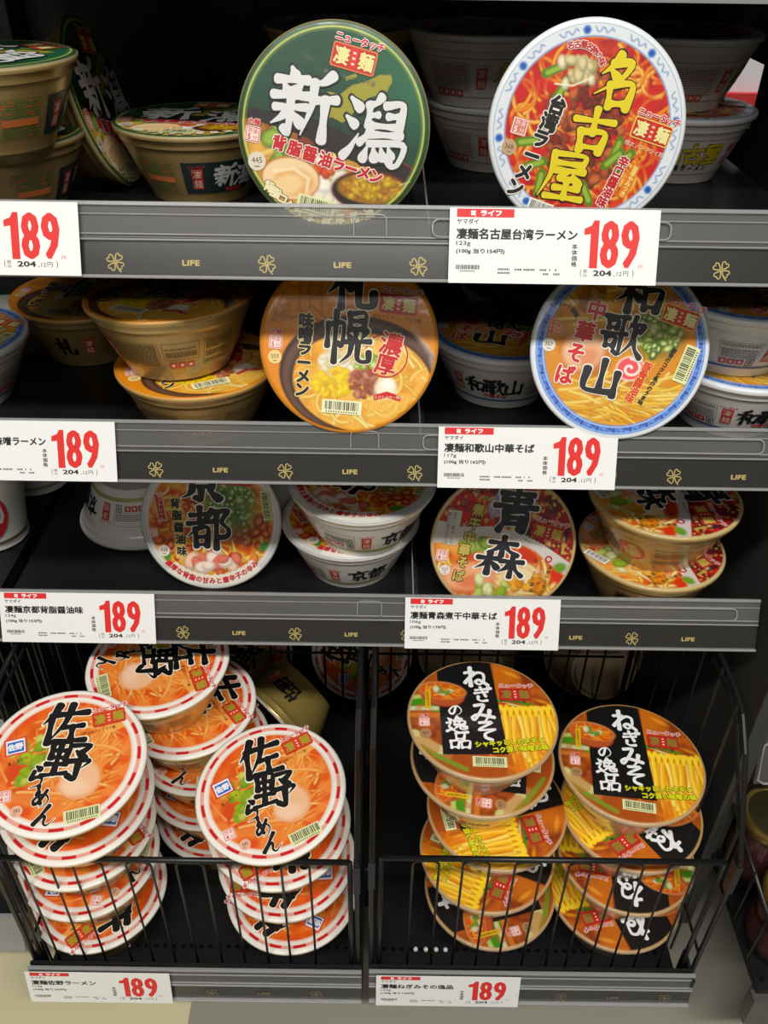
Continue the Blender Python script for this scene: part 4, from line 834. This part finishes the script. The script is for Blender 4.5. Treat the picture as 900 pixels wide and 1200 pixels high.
# ------------------------------------------------------------------ price tags
def price_tag(F, xl, s0, s1, wd, name, grams, per, label, gap=.0042, n=4):
    ht = s1-s0; cx = xl+wd/2; sc = (s0+s1)/2
    c = F(cx, s1, gap); t = empty('price_tag', c); tag(t, label, 'price tag', 'price tags on the shelf rails')
    px = wd/875.0; py = ht/308.0
    def mp(x, y, z):
        p = F(cx+(x-452)*px, sc+(y-162)*py, gap+.0006+z*.00008); return (p[0]-c[0], p[1]-c[1], p[2]-c[2])
    k = MB(); vs = []
    for nn in (gap, gap+.0006):
        for x, s_ in ((xl, s1), (xl+wd, s1), (xl+wd, s0), (xl, s0)):
            p = F(x, s_, nn); vs.append((p[0]-c[0], p[1]-c[1], p[2]-c[2]))
    k.add(vs, [(0, 3, 2, 1), (4, 5, 6, 7), (0, 1, 5, 4), (1, 2, 6, 5), (2, 3, 7, 6), (3, 0, 4, 7)], paper(238, 238, 234)); k.build('card', t)
    K = paper(26, 26, 28); RR = paper(224, 40, 40); W_ = paper(245, 242, 240)
    def sheet(): return Sheet(lambda x, y, z: mp(x, -y, z))
    def fit(sh, s_, x, y, w_, h_, m, bold=.02, z=1, by=None):
        by = bold if by is None else by; v, f, wh = text2d(s_); sx = w_/(wh[0]+2*bold); sy = h_/(wh[1]+2*by)
        for i in range(8 if bold else 1):
            a = 2*PI*i/8; sh.put([(vx+bold*math.cos(a), vy+by*math.sin(a)) for vx, vy in v], f, (x, -y), sx, sy, 0, z+i*.05, m)
    h = sheet(); h.rect((163, -29), 238, 34, 0, 1, RR); fit(h, 'ライフ', 186, 29, 88, 24, W_, .06, 2)
    for j in range(4): h.disc((112+7*math.cos(R(45+90*j)), -29+7*math.sin(R(45+90*j))), 5.5, None, 0, 2, W_, 10)
    h.rect((120, -40), 3, 8, R(30), 2, W_); h.build('header_strip', t)
    nm = sheet(); fit(nm, 'ヤマダイ', 90, 63, 90, 22, K, .015); L = min(505, 49*len(name)); fit(nm, name, 44+L/2, 113, L, 46, K, .035); nm.build('product_name', t)
    w_ = sheet(); fit(w_, grams, 74, 154, 60, 22, K, .01); fit(w_, '(100g 当り%s円)' % per, 146, 185, 204, 24, K, .03); w_.build('weight_line', t)
    b = sheet(); rnd = random.Random(len(name)); x = 46
    while x < 144: q = rnd.choice((1.6, 2.4, 3.4)); b.rect((x, -250), q, 18, 0, 1, K); x += q+rnd.choice((1.6, 2.2))
    for j in range(8): b.rect((66+j*8, -266), 5, 5, 0, 1, K)
    b.build('barcode', t)
    f = sheet(); rnd = random.Random(7)
    for x0, x1, ys in ((222, 268, (257, 272)), (292, 318, (258,)), (330, 376, (258,)), (398, 424, (258,)), (438, 444, (258,)), (462, 468, (258,)), (412, 434, (275,)), (456, 478, (275,))):
        for y in ys:
            x = x0
            while x < x1: q = rnd.uniform(4, 8); f.rect((x+q/2, -y), q, 8, 0, 1, paper(90, 90, 92)); x += q+2
    f.build('fine_print', t)
    v = sheet()
    for j, ch in enumerate('本体価格'): fit(v, ch, 540, 160+j*24, 23, 22, K, .02)
    v.build('price_caption', t)
    pn = sheet()
    one = [(638, 52), (616, 52), (605, 74), (577, 86), (577, 112), (604, 108), (604, 248), (638, 248)]
    for e in range(3): pn.put([(x, -y) for x, y in one], [(0, 1, 2, 5, 6, 7), (2, 3, 4, 5)], (0, 0), 1, 1, 0, 1, paper(226, 44, 40)) if e == 0 else None
    for ch, x, w2 in (('8', 685, 78), ('9', 770, 78)): fit(pn, ch, x, 150, w2, 196, paper(226, 44, 40), .055, 1, .012)
    fit(pn, '円', 819, 240, 16, 16, paper(226, 60, 60), 0); pn.build('price_number', t)
    tx = sheet(); fit(tx, '(', 571, 268, 6, 34, K, 0); fit(tx, '税', 589, 260, 17, 15, K, 0); fit(tx, '込', 589, 276, 17, 15, K, 0); fit(tx, '204', 662, 268, 78, 24, K, .03); fit(tx, '.', 712, 278, 5, 5, K, .02); fit(tx, '12', 733, 270, 20, 17, K, 0); fit(tx, '円', 760, 269, 22, 21, K, 0); fit(tx, ')', 790, 268, 7, 34, K, 0); tx.build('tax_line', t)
    return t
def xa(px, py, Y=.582): return at_y(px, py, Y).x
TW = .1405
price_tag(FR[0], xa(92, 242)-TW, .001, .0485, TW, '凄麺新潟背脂醤油ラーメン', '124g', '153', 'white 189 price tag on the top rail, cut off by the left photo edge')
price_tag(FR[0], xa(527, 250), .001, .0495, TW, '凄麺名古屋台湾ラーメン', '123g', '154', 'white 189 price tag on the top rail under the yellow-titled red lid')
price_tag(FR[1], xa(134, 492)-TW, .001, .0485, TW, '凄麺札幌濃厚味噌ラーメン', '162g', '117', 'white 189 price tag on the middle rail, cut off by the left photo edge')
price_tag(FR[1], xa(514, 503), .001, .0495, TW, '凄麺和歌山中華そば', '117g', '162', 'white 189 price tag on the middle rail under the blue-rimmed lid')
price_tag(FR[2], xa(181, 697)-TW, .001, .0485, TW, '凄麺京都背脂醤油味', '124g', '153', 'white 189 price tag at the left end of the lowest shelf rail')
price_tag(FR[2], xa(475, 702), .001, .0495, TW, '凄麺青森煮干中華そば', '106g', '179', 'white 189 price tag on the lowest shelf rail under the lid with grey festival title')

# ------------------------------------------------------------------ wire baskets
BD = Vector((0, -.008, -.045)).normalized(); BN = Vector((0, -.045, .008)).normalized(); BL = .0457
ZT = .088; ZR = .1475
def basket(x0, x1, yf, ztop, upx, ub, label, sgn):
    b = empty('wire_basket', ((x0+x1)/2, .64, ZT-.012)); tag(b, label, 'basket', 'wire baskets at the bottom')
    off = (-(x0+x1)/2, -.64, -(ZT-.012))
    def fin(o): o.parent = b; o.location = off; return o
    t = MB(); yh0, yh1 = .4595, .4705; n = int((x1-x0-.02)/.0096); cx0 = (x0+x1)/2-n*.0048
    t.box((x0, yh1, ZT-.004), (x1, .92, ZT), black_metal); t.box((x0, yf-.004, ZT-.004), (x1, yh0, ZT), black_metal)
    t.box((x0, yh0, ZT-.004), (cx0, yh1, ZT), black_metal); t.box((cx0+n*.0096, yh0, ZT-.004), (x1, yh1, ZT), black_metal)
    for k in range(n):                                   # a row of punched round holes
        cx = cx0+(k+.5)*.0096; cy = (yh0+yh1)/2; sq = [(cx+.0048*dx, cy+.0055*dy) for dx, dy in ((1, 0), (1, 1), (0, 1), (-1, 1), (-1, 0), (-1, -1), (0, -1), (1, -1))]
        ci = [(cx+.0024*math.cos(R(45*j)), cy+.0024*math.sin(R(45*j))) for j in range(8)]
        vs = [(x, y, ZT) for x, y in sq]+[(x, y, ZT) for x, y in ci]+[(x, y, ZT-.004) for x, y in ci]
        fs = [(j, (j+1) % 8, 8+(j+1) % 8, 8+j) for j in range(8)]+[(8+j, 8+(j+1) % 8, 16+(j+1) % 8, 16+j) for j in range(8)]
        t.add(vs, fs, black_metal)
    t.box((x0, yf-.004, ZT-.004), (x1, yf-.001, ZR-.002), black_metal)
    t.box((x0, yf+.004, ZT-.014), (x1, .50, ZT-.012), black_metal); fin(t.build('tray'))  # plate added under the holes to block the lit floor and keep them dark
    g = MB(); m = black_wire; y = yf+.0035
    g.tube([(x0+.010, y, ztop), (x1-.010, y, ztop)], .0027, m, 8)
    for x in (x0+.010, x1-.010): g.tube([(x, y, ztop), (x, y, ZT)], .0024, m, 8)
    for a, c in upx:
        xa_, xb_ = a, c; r = min(.006, (xb_-xa_)/2.2); zt = ztop-.004
        g.tube([(xa_+ub, y, ZT), (xa_, y, zt-r)]+[(xa_+r*(1-math.cos(q)), y, zt-r+r*math.sin(q)) for q in (.5, 1.05, 1.57)]+[(xb_-r*(1-math.cos(q)), y, zt-r+r*math.sin(q)) for q in (1.57, 1.05, .5)]+[(xb_, y, zt-r), (xb_+ub, y, ZT)], .00115, m, 6)
    fin(g.build('front_grille', smooth=True))
    for x, sd in ((x0+.002, -1), (x1+.003 if sgn > 0 else x1-.004, 1)):
        s_ = MB(); zb = ZT
        pts = [(x, y, zb), (x, y, ztop), (x, yf+.054, .404), (x, yf+.078, .426), (x, yf+.104, .431), (x, .63, .429), (x, .655, .414), (x, .76, .413), (x, .772, .40), (x, .772, zb)]
        s_.tube(pts, .0025, m, 8)
        in_ = [(x, y+.02, zb), (x, y+.02, ztop+.02), (x, yf+.082, .410), (x, yf+.11, .416), (x, .63, .414), (x, .65, .402), (x, .75, .40), (x, .75, zb)]; s_.tube(in_, .0018, m, 6)
        for k in range(8):
            yy = y+.045+k*.042; zt = ztop+(yy-y)*1.6 if yy < yf+.06 else (.428 if yy < .63 else .413)
            s_.tube([(x, yy, zb), (x, yy, zt)], .0015, m, 6)
        s_.tube([(x, y, ZT+.075), (x, .772, ZT+.075)], .0015, m, 6)
        s_.box((x-.003, y-.003, ztop-.045), (x+.003, y+.006, ztop-.004), m)
        fin(s_.build('side_grille', smooth=False))
    r = MB(); y2 = .772
    r.tube([(x0+.004, y2, .408), (x1-.004, y2, .408)], .0022, m, 6); r.tube([(x0+.004, y2, ZT+.13), (x1-.004, y2, ZT+.13)], .0016, m, 6)
    k = x0+.02
    while k < x1-.01: r.tube([(k, y2, ZT), (k, y2, .408)], .0015, m, 6); k += .0225
    fin(r.build('rear_grille', smooth=True))
    tmp = empty('tmp'); F = rail_parts(tmp, x0, x1, (0, yf-.008, ZR), BD, BN, BL, first=None)
    F2 = F
    for c in list(tmp.children): fin(c)
    bpy.data.objects.remove(tmp)
    pr = Sheet(lambda x, y_, z: F2(x, BL*.78-y_, .0001+z*.00008)); x = x1-.148+(.0 if sgn < 0 else .02); kk = 0
    dim = mat('dull_gold_print', rgb(120, 112, 84), .5)  # duller gold than the print on the shelf rails
    while x < x1-.01:
        if kk % 2 == 0:
            pr.clover(x, 0, .0054, 1, dim)
        else: pr.text('LIFE', (x, 0), .0050, 0, 1, dim, 1.45, .06)
        x += .0515; kk += 1
    st = [c for c in b.children if c.name.startswith('insert_strip')][0]; pr.build('gold_print', st)
    e = MB(); e.box((x0 if sgn < 0 else x1-.003, yf-.012, ZR-.043), (x0+.003 if sgn < 0 else x1, yf+.02, ZR-.006), black_metal); fin(e.build('end_cap'))
    return F
def ux(px): return at_y(px, 1022, .4245).x
FL = basket(-.3405, -.0155, .4205, .3145, [(ux(a), ux(c)) for a, c in ((28, 62), (88, 122), (150, 179), (208, 240), (270, 301), (330, 363))], .0, 'left wire basket full of stacked red-dashed noodle bowls', -1)
FRB = basket(-.0085, .310, .4215, .321, [(ux(a), ux(c)) for a, c in ((483, 514), (542, 573), (603, 634), (666, 692), (724, 753), (783, 815))], .0, 'right wire basket holding black-banded noodle bowls', 1)
price_tag(FL, xa(36, 1140, .415), .0015, .0455, TW, '凄麺佐野ラーメン', '115g', '165', 'white 189 price tag on the rail of the left wire basket')
price_tag(FRB, xa(441, 1138, .417), .0015, .0455, TW, '凄麺ねぎみその逸品', '133g', '142', 'white 189 price tag on the rail of the right wire basket')
for (px, lab) in ((487, 'leftmost white dot in the hole row of the right basket'), (499, 'second white dot from the left in the right basket hole row'), (511, 'third white dot from the left in the right basket hole row'), (522, 'fourth white dot from the left in the right basket hole row'), (150, 'white dot in the hole row of the left basket')):  # small white domes drawn where the hole row has bright dots
    p = at_z(px, 1110, ZT); q = MB(); q.lathe([(0, .0026), (.0016, .0022), (.0024, .0009), (.0026, -.0)], mat('dot_white', rgb(220, 218, 210), .4), 12); o = q.build('white_dot', smooth=True, loc=(p.x, .465, ZT)); tag(o, lab, 'peg', 'white dots in the basket floors')

# ------------------------------------------------------------------ bowls
def lean_put(key, px, py, z, spin, lean, label, group, side=0.0, dx=0, dy=0):
    c = at_z(px, py, z)+Vector((dx, dy, 0)); rot = Euler((R(lean[0]), R(lean[1]), 0)).to_matrix().to_4x4() @ Matrix.Rotation(R(spin), 4, 'Z')
    return put_cup(key, Matrix.Translation(c) @ rot @ Matrix.Translation((0, 0, -ZL*K)), label, group, side_spin=R(side))
def on_shelf(key, i, level, px, py, spin, label, group, side=0, lean=(0, 0), dx=0, dy=0):
    z = SHZ[i]+CH*K*(level+1)+.0006*(level+1); return lean_put(key, px, py, z, spin, lean, label, group, side-spin, dx, dy)
def display(key, i, px, Y, lift, tilt, label, group, roll=0, yaw=0):
    """a bowl stood on its edge behind or on the guard; Y is the depth of its lowest lid edge"""
    z0 = SHZ[i]+lift; cy = Y+LR*K*math.sin(R(tilt)); cz = z0+LR*K*math.cos(R(tilt))
    d = Vector((0, cy, cz-CAM_H)); k = d.dot(_f); x = (px-450)/FOC*k/_r.x+ (0)
    # solve x for the wanted column, including the slight roll of the camera
    for _ in range(4):
        v = Vector((x, cy, cz-CAM_H)); u = 450+FOC*v.dot(_r)/v.dot(_f); x += (px-u)*v.dot(_f)/FOC
    return put_cup(key, facing(Vector((x, cy, cz)), tilt, roll, yaw), label, group)
G1, G2, G3 = 'bowls on the top shelf', 'bowls on the middle shelf', 'bowls on the lowest shelf'
# top shelf
display('green', 0, 391, .637, .0125, 16, 'dark green lidded noodle bowl tilted up to face the shopper on the top shelf', G1)
display('crimson', 0, 688, .627, .016, 13, 'red-lidded noodle bowl with large yellow title tilted up on the top shelf', G1)
on_shelf('green', 0, 0, -6, 152, 20, 'gold-sided bowl at the far left of the top shelf, under another bowl', G1, side=78)
on_shelf('green', 0, 1, -28, 62, -30, 'gold-sided bowl at the far left of the top shelf, topmost of its stack', G1, side=78)
on_shelf('green', 0, 0, 226, 141, 10, 'gold-sided bowl with green side label standing left of the green-lidded display bowl', G1, side=8, dy=.012)
on_shelf('green', 0, 0, 396, 112, 30, 'gold-sided bowl hidden in shadow behind the green-lidded display bowl, lower of its stack', G1, side=20)
on_shelf('green', 0, 1, 398, 26, 100, 'gold-sided bowl whose rim shows above the green-lidded display bowl', G1, side=80)
lc = at_y(124, 118, .80); rot = Vector((.96, .0, .28)).to_track_quat('Z', 'Y').to_matrix().to_4x4()
lc.z = SHZ[0]+.0688*math.sqrt(1-.28**2)
put_cup('green', Matrix.Translation(lc) @ rot @ Matrix.Translation((0, 0, -ZL*K)), 'dark bowl resting on its edge at the rear left of the top shelf', G1)
on_shelf('crimson', 0, 0, 582, 112, 0, 'white-sided bowl in shadow left behind the red display bowl, lower of its stack', G1, side=18)
on_shelf('crimson', 0, 1, 566, 30, 20, 'white-sided bowl in shadow left behind the red display bowl, upper of its stack', G1, side=30)
on_shelf('crimson', 0, 0, 797, 122, 0, 'white-sided bowl in shadow right behind the red display bowl, lower of its stack', G1, side=-2)
on_shelf('crimson', 0, 1, 801, 34, 40, 'white-sided bowl in shadow right behind the red display bowl, upper of its stack', G1, side=66)
# middle shelf
display('amber', 1, 409, .5795, .040, 25, 'orange lidded noodle bowl leaning on the middle rail to face the shopper', G2)
display('blue', 1, 727, .5775, .039, 25, 'blue-rimmed noodle bowl leaning on the middle rail to face the shopper', G2)
on_shelf('amber', 1, 0, 231, 421, 30, 'gold-sided bowl under another bowl, left of the orange display bowl', G2, side=-14)
on_shelf('amber', 1, 1, 199, 341, -20, 'gold-sided bowl stacked on another, left of the orange display bowl', G2, side=-8, lean=(-3, -2))
on_shelf('amber', 1, 0, 96, 342, 0, 'gold-sided bowl in shadow at the rear left of the middle shelf', G2, side=60)
on_shelf('blue', 1, 0, -62, 392, 0, 'white-sided bowl half cut off by the left edge on the middle shelf', G2, side=-40)
on_shelf('blue', 1, 0, 590, 385, 0, 'white-sided bowl with black side title standing left behind the blue-rimmed display bowl', G2, side=-12)
on_shelf('blue', 1, 0, 868, 415, -30, 'white-sided bowl right of the blue-rimmed display bowl, lower of its stack', G2, side=14)
on_shelf('blue', 1, 1, 872, 338, 60, 'white-sided bowl right of the blue-rimmed display bowl, upper of its stack', G2, side=48)
on_shelf('blue', 1, 0, 622, 342, 30, 'dim white-sided bowl at the rear of the middle shelf behind the other white bowls', G2, side=100, dy=.03)
# lowest shelf
display('chili', 2, 247, .641, .0005, 24, 'white-rimmed noodle bowl with chili picture tilted up on the lowest shelf', G3, roll=1)
display('festival', 2, 590, .611, .0005, 23, 'noodle bowl with red festival lid tilted up on the lowest shelf behind a price tag', G3)
on_shelf('chili', 2, 0, 411, 603, 20, 'white-sided bowl right of the white-rimmed display bowl, lower of its stack', G3, side=-6)
on_shelf('chili', 2, 1, 425, 560, -30, 'white-sided bowl right of the white-rimmed display bowl, upper of its stack', G3, side=14)
on_shelf('festival', 2, 0, 763, 636, -48, 'gold-sided bowl at the right end of the lowest shelf, lower of its stack', G3, side=8)
on_shelf('festival', 2, 1, 779, 577, -70, 'gold-sided bowl at the right end of the lowest shelf, upper of its stack', G3, side=-40)
p = at_z(172, 613, SHZ[2]); put_cup('chili', Matrix.Translation((p.x-.006, p.y+.018, SHZ[2]+CH*K+.0006)) @ Matrix.Rotation(PI, 4, 'Y') @ Matrix.Rotation(R(10), 4, 'Z'), 'white-sided bowl lying upside down left behind the white-rimmed display bowl', G3, side_spin=R(205))
p = at_z(322, 612, SHZ[2]); put_cup('chili', Matrix.Translation((p.x, p.y+.055, SHZ[2]+CH*K+.0006)) @ Matrix.Rotation(PI, 4, 'Y') @ Matrix.Rotation(R(80), 4, 'Z'), 'white-sided bowl lying upside down right behind the white-rimmed display bowl', G3)
# left basket
GL, GR = 'red-dashed bowls in the left basket', 'black-banded bowls in the right basket'
def zst(k): return ZT+.0006+CH*K*k+.0006*k
FLS = [(117, 1040, 200, (0, 0)), (105, 1000, 62, (1.5, 0)), (97, 962, -75, (3, 1)), (90, 928, 150, (6, 2)), (75, 890, -7, (10, 4))]
NM = ('lowest', 'second from the bottom', 'third from the bottom', 'fourth from the bottom', 'topmost')
for k, (px, py, sp, ln) in enumerate(FLS): lean_put('dashed', px, py, zst(k+1)+k*.0016, sp, ln, 'red-dashed bowl of the front left stack in the left basket, %s' % NM[k], GL, 120)
for k, (px, py, sp, ln) in enumerate([(258, 950, 130, (0, 0)), (250, 913, 40, (0, 0)), (241, 872, -20, (0, 0)), (222, 828, -78, (2, 0)), (187, 779, -92, (3, -2))]): lean_put('dashed', px, py, zst(k+1)+max(0, k-2)*.002, sp, ln, 'red-dashed bowl of the rear stack in the left basket, %s' % NM[k], GL, 60, dx=-.003, dy=.006)
N4 = ('lowest', 'second from the bottom', 'third from the bottom', 'topmost')
for k, (px, py, sp, ln) in enumerate([(343, 1041, 130, (0, 0)), (336, 1001, 158, (2, 0)), (327, 962, 186, (4, -1)), (317, 925, 2, (9, -3))]): lean_put('dashed', px, py, zst(k+1)+k*.0018, sp, ln, 'red-dashed bowl of the front right stack in the left basket, %s' % N4[k], GL, 200)
n = (-_r*.68-_u*.66-_f*.30).normalized(); lc = at_y(318, 842, .70)
rot = n.to_track_quat('Z', 'Y').to_matrix().to_4x4() @ Matrix.Rotation(R(0), 4, 'Z')
put_cup('dashed', Matrix.Translation(lc) @ rot @ Matrix.Translation((0, 0, -ZL*K)), 'bowl lying on its side showing its gold wall, rear right of the left basket', GL, side_spin=R(190))
# right basket
for k, (px, py, sp, ln) in enumerate([(574, 1037, 106, (0, 0)), (571, 994, -114, (1, 0)), (582, 944, -76, (2, 0)), (565, 884, 82, (1, -1)), (565.5, 839, 1, (1, 0))]): lean_put('band', px, py, zst(k+1)+k*.0004, sp, ln, 'black-banded bowl of the left stack in the right basket, %s' % NM[k], GR, 30)
for k, (px, py, sp, ln) in enumerate([(727, 1040, -165, (0, 0)), (741, 996, 171, (1, 0)), (748, 946, -148, (2, 0)), (748.5, 891, -6, (1.5, 0))]): lean_put('band', px, py, zst(k+1)+k*.0004, sp, ln, 'black-banded bowl of the right stack in the right basket, %s' % N4[k], GR, 70, dx=-.007)
# bowls that lean behind the rear grilles, base towards the shopper
def rear(key, px, py, label, up=.25, side=0):
    nn = Vector((side, 1, -up)).normalized(); b = at_y(px, py, .790); b.z = ZT+.001+.0685*math.sqrt(1-nn.z**2)-CH*K*nn.z
    put_cup(key, Matrix.Translation(b) @ nn.to_track_quat('Z', 'Y').to_matrix().to_4x4(), label, 'bowls behind the rear wires')
rear('band', 704, 800, 'dull gold bowl turned base forward behind the wires of the right basket, right one', .35)
rear('band', 552, 790, 'dull gold bowl turned base forward behind the wires of the right basket, left one', .35)
def rear_lid(key, px, py, label, spin):
    nn = Vector((0, -1, .45)).normalized(); c = at_y(px, py, .835); c.z = ZT+.0695*math.sqrt(1-nn.z**2)+.001
    put_cup(key, Matrix.Translation(c) @ nn.to_track_quat('Z', 'Y').to_matrix().to_4x4() @ Matrix.Rotation(R(spin), 4, 'Z') @ Matrix.Translation((0, 0, -ZL*K)), label, 'bowls behind the rear wires')
rear_lid('dashed', 288, 800, 'red-dashed bowl leaning behind the rear wires of the left basket, beside the lying gold bowl', 140)
rear_lid('dashed', 424, 790, 'red-dashed bowl leaning behind the rear wires at the right end of the left basket', 60)

# ------------------------------------------------------------------ neighbours to the right: jars in a wire rack
gold_lid = mat('gold_jar_lid', rgb(176, 150, 84), .28, metal=.85); jar_top = mat('dark_lid_centre', rgb(60, 56, 34), .3, metal=.5, coat=.6)
jam = mat('dark_red_jam', rgb(70, 14, 18), .15, coat=1); glass = mat('jar_glass', (.08, .08, .08), .05, alpha=.16, coat=1)
def jar(x, y, z0, label, h=.088):
    j = empty('jam_jar', (x, y, z0)); tag(j, label, 'jar', 'jars in the neighbouring rack')
    q = MB(); q.lathe([(0, .002), (.030, .002), (.033, .006), (.033, h-.026), (.028, h-.016)], jam, 40); q.build('jar_content', j, True)
    q = MB(); q.lathe([(.0305, 0), (.0345, .004), (.0345, h-.025), (.029, h-.014)], glass, 40); q.build('jar_glass', j, True)
    q = MB(); q.lathe([(.033, h-.016), (.0352, h-.014), (.0352, h-.003), (.0335, h), (.031, h-.0006), (.0295, h-.0016)], gold_lid, 48); q.lathe([(.0295, h-.0016), (.022, h-.0012), (.0, h-.0010)], jar_top, 48); o = q.build('jar_lid', j, True); autosmooth(o, 50)
    q = MB(); q.lathe([(.0347, .016), (.0347, .046)], paper(64, 16, 18), 40); q.build('jar_label', j, True)
jar(.405, .527, .158, 'gold-lidded jam jar in the rack to the right, rear one'); jar(.402, .448, .150, 'gold-lidded jam jar in the rack to the right, front one')
rk = empty('wire_rack', (.45, .48, .10)); tag(rk, 'black wire rack holding gold-lidded jars at the right edge', 'rack')
def rkp(o): o.parent = rk; o.location = (-.45, -.48, -.10); return o
q = MB(); q.box((.366, .40, .138), (.60, .60, .148), black_metal); q.box((.49, .51, .148), (.60, .60, .156), black_metal); q.box((.37, .50, .148), (.49, .60, .1565), black_metal); rkp(q.build('tray'))
q = MB(); zt = .222; y = .408
q.tube([(.366, y, zt), (.60, y, zt)], .0026, black_wire, 8); q.tube([(.366, y, zt), (.366, .60, zt+.02)], .0026, black_wire, 8)
for k in range(6): q.tube([(.372+k*.028, y, .148), (.372+k*.028, y, zt)], .0018, black_wire, 6)
for k in range(5): q.tube([(.366, .43+k*.04, .148), (.366, .43+k*.04, zt+.01)], .0018, black_wire, 6)
rkp(q.build('wire_fence', None, True))
q = MB(); q.box((.362, .392, .095), (.60, .404, .14), rail_grey); q.box((.366, .404, .10), (.60, .41, .138), rail_grey); rkp(q.build('label_rail'))
ns = empty('shelf', (.5, .6, .34)); tag(ns, 'neighbouring black shelf with a clear label holder at the right edge of the photo', 'shelf')
q = MB(); q.box((.378, .56, .285), (.62, 1.02, .302), black_metal); q.build('shelf_board', ns, loc=(-.5, -.6, -.34))
q = MB(); q.prism([(.556, .325), (.560, .325), (.545, .275), (.541, .275)], .376, .62, rail_grey); q.build('label_rail', ns, loc=(-.5, -.6, -.34))
q = MB(); FF = lambda x, t: (x, .553-.015*t, .326-.05*t)
q.tube([FF(.378, .1), FF(.384, .03), FF(.62, .03), FF(.62, .95), FF(.384, .95), FF(.378, .88)], .0013, clear_edge, 6, True); q.build('label_holder', ns, loc=(-.5, -.6, -.34))
# ---- neighbours to the left: paper cups on the next shelf, a rack below
cup_w = mat('paper_cup_white', rgb(216, 214, 206), .45, coat=.4)
def cup(x, y, z, label, mark, flip=False):
    c = empty('noodle_cup', (x, y, z)); tag(c, label, 'noodle cup', 'paper cups on the neighbouring shelf')
    r = lambda t: .034+.012*t
    q = MB(); q.lathe([(0, .003), (.033, .003), (.0335, 0), (.035, .001)]+[(r(t), .004+.092*t) for t in (0, .5, 1)]+[(.0485, .097), (.0490, .0985), (.048, .100)], cup_w, 48); o = q.build('cup_body', c, True); autosmooth(o, 45)
    q = MB(); q.lathe([(.0485, .0995), (.0475, .1012), (0, .1012)], cup_w, 48); q.build('lid', c, True)
    s_ = Sheet(lambda u, v, zz: ((.034+.012*(v/.1)+.0004+zz*.0001)*math.sin(u/.04), -(.034+.012*(v/.1)+.0004+zz*.0001)*math.cos(u/.04), v))
    if mark == 'red':
        s_.disc((.016, .045), .022, .030, 0, 1, ink(190, 26, 34)); s_.ringp((.018, .047), .008, .012, 2, ink(226, 160, 160), 20)
        s_.rect((.01, .010), .11, .004, 0, 1, ink(120, 110, 70), n=24)
    else:
        s_.disc((.020, .055), .014, .026, R(-20), 1, ink(180, 28, 34)); s_.rect((-.004, .05), .014, .04, R(-25), 1, ink(30, 110, 80), n=5); s_.disc((.02, .062), .005, .008, 0, 2, ink(230, 200, 200))
        s_.rect((.01, .010), .11, .004, 0, 1, ink(150, 150, 140), n=24)
    s_.build('cup_print', c)
p = at_z(-14, 640, .445); cup(p.x, p.y+.02, .4465, 'white paper cup with a red disc mark at the far left edge, front one', 'red')
cup(p.x-.004, p.y+.02, .4465+.1014, 'white paper cup with red and green marks stacked above at the far left edge', 'green')
cup(p.x+.012, p.y+.122, .4465, 'white paper cup with red and green marks behind the front cup at the far left', 'green')
cup(p.x+.012, p.y+.122, .4465+.1014, 'white paper cup at the far left edge, upper one of the rear cups', 'red')
ls = empty('shelf', (-.6, .6, .43)); tag(ls, 'neighbouring black shelf carrying white paper cups at the left edge', 'shelf')
q = MB(); q.box((-.80, .60, .43), (-.372, 1.0, .4455), black_metal); q.build('shelf_board', ls, loc=(.6, -.6, -.43))
q = MB(); q.prism([(.590, .466), (.598, .466), (.582, .418), (.574, .418)], -.80, -.375, rail_grey); q.build('label_rail', ls, loc=(.6, -.6, -.43))
for z, lab in ((.62, 'neighbouring black shelf at the far left, level with the middle shelf'),):
    pass
lr = empty('wire_rack', (-.5, .5, .10)); tag(lr, 'dark wire rack with a clear rail of the next bay at the lower left edge', 'rack')
def lrp(o): o.parent = lr; o.location = (.5, -.5, -.10); return o
q = MB(); q.box((-.70, .475, .118), (-.372, .95, .130), black_metal); lrp(q.build('tray'))
q = MB(); q.tube([(-.70, .486, .28), (-.380, .486, .28)], .0026, black_wire, 8); q.tube([(-.380, .486, .13), (-.380, .486, .28), (-.380, .56, .40), (-.380, .72, .42), (-.380, .72, .13)], .003, black_wire, 8)
for k in range(9): q.tube([(-.380, .51+k*.024, .13), (-.380, .51+k*.024, min(.42, .30+k*.05))], .0016, black_wire, 6)
for k in range(10): q.tube([(-.392-k*.03, .486, .13), (-.392-k*.03, .486, .28)], .0014, black_wire, 6)
lrp(q.build('wire_fence'))
q = MB(); q.prism([(.470, .130), (.476, .130), (.466, .082), (.460, .082)], -.70, -.374, clear_edge); q.prism([(.478, .128), (.482, .128), (.472, .082), (.468, .082)], -.70, -.374, rail_grey); o = lrp(q.build('label_rail'))
cup(-.44, .60, .1305, 'white paper cup in the dark rack of the next bay at the lower left', 'green')
# ---- far side of the shop, glimpsed through the gap right of the top shelf
far = empty('display_stand', (.85, 3.3, 0)); tag(far, 'far white display stand with a red board glimpsed through the gap at the upper right', 'display stand')
q = MB(); q.box((-.5, 0, 0), (.9, .04, 1.3), mat('far_white_board', rgb(236, 236, 240), .5)); o = q.build('board', far)
q = MB(); q.prism([(-.03, .30), (-.002, .30), (-.002, .44), (-.03, .44)], .24, .75, mat('far_red_board', rgb(206, 50, 56), .5)); q.build('red_board', far)
q = MB(); q.box((.20, -.05, 0), (.215, -.03, 1.3), mat('far_grey_post', rgb(120, 120, 126), .5)); q.build('stand_post', far)
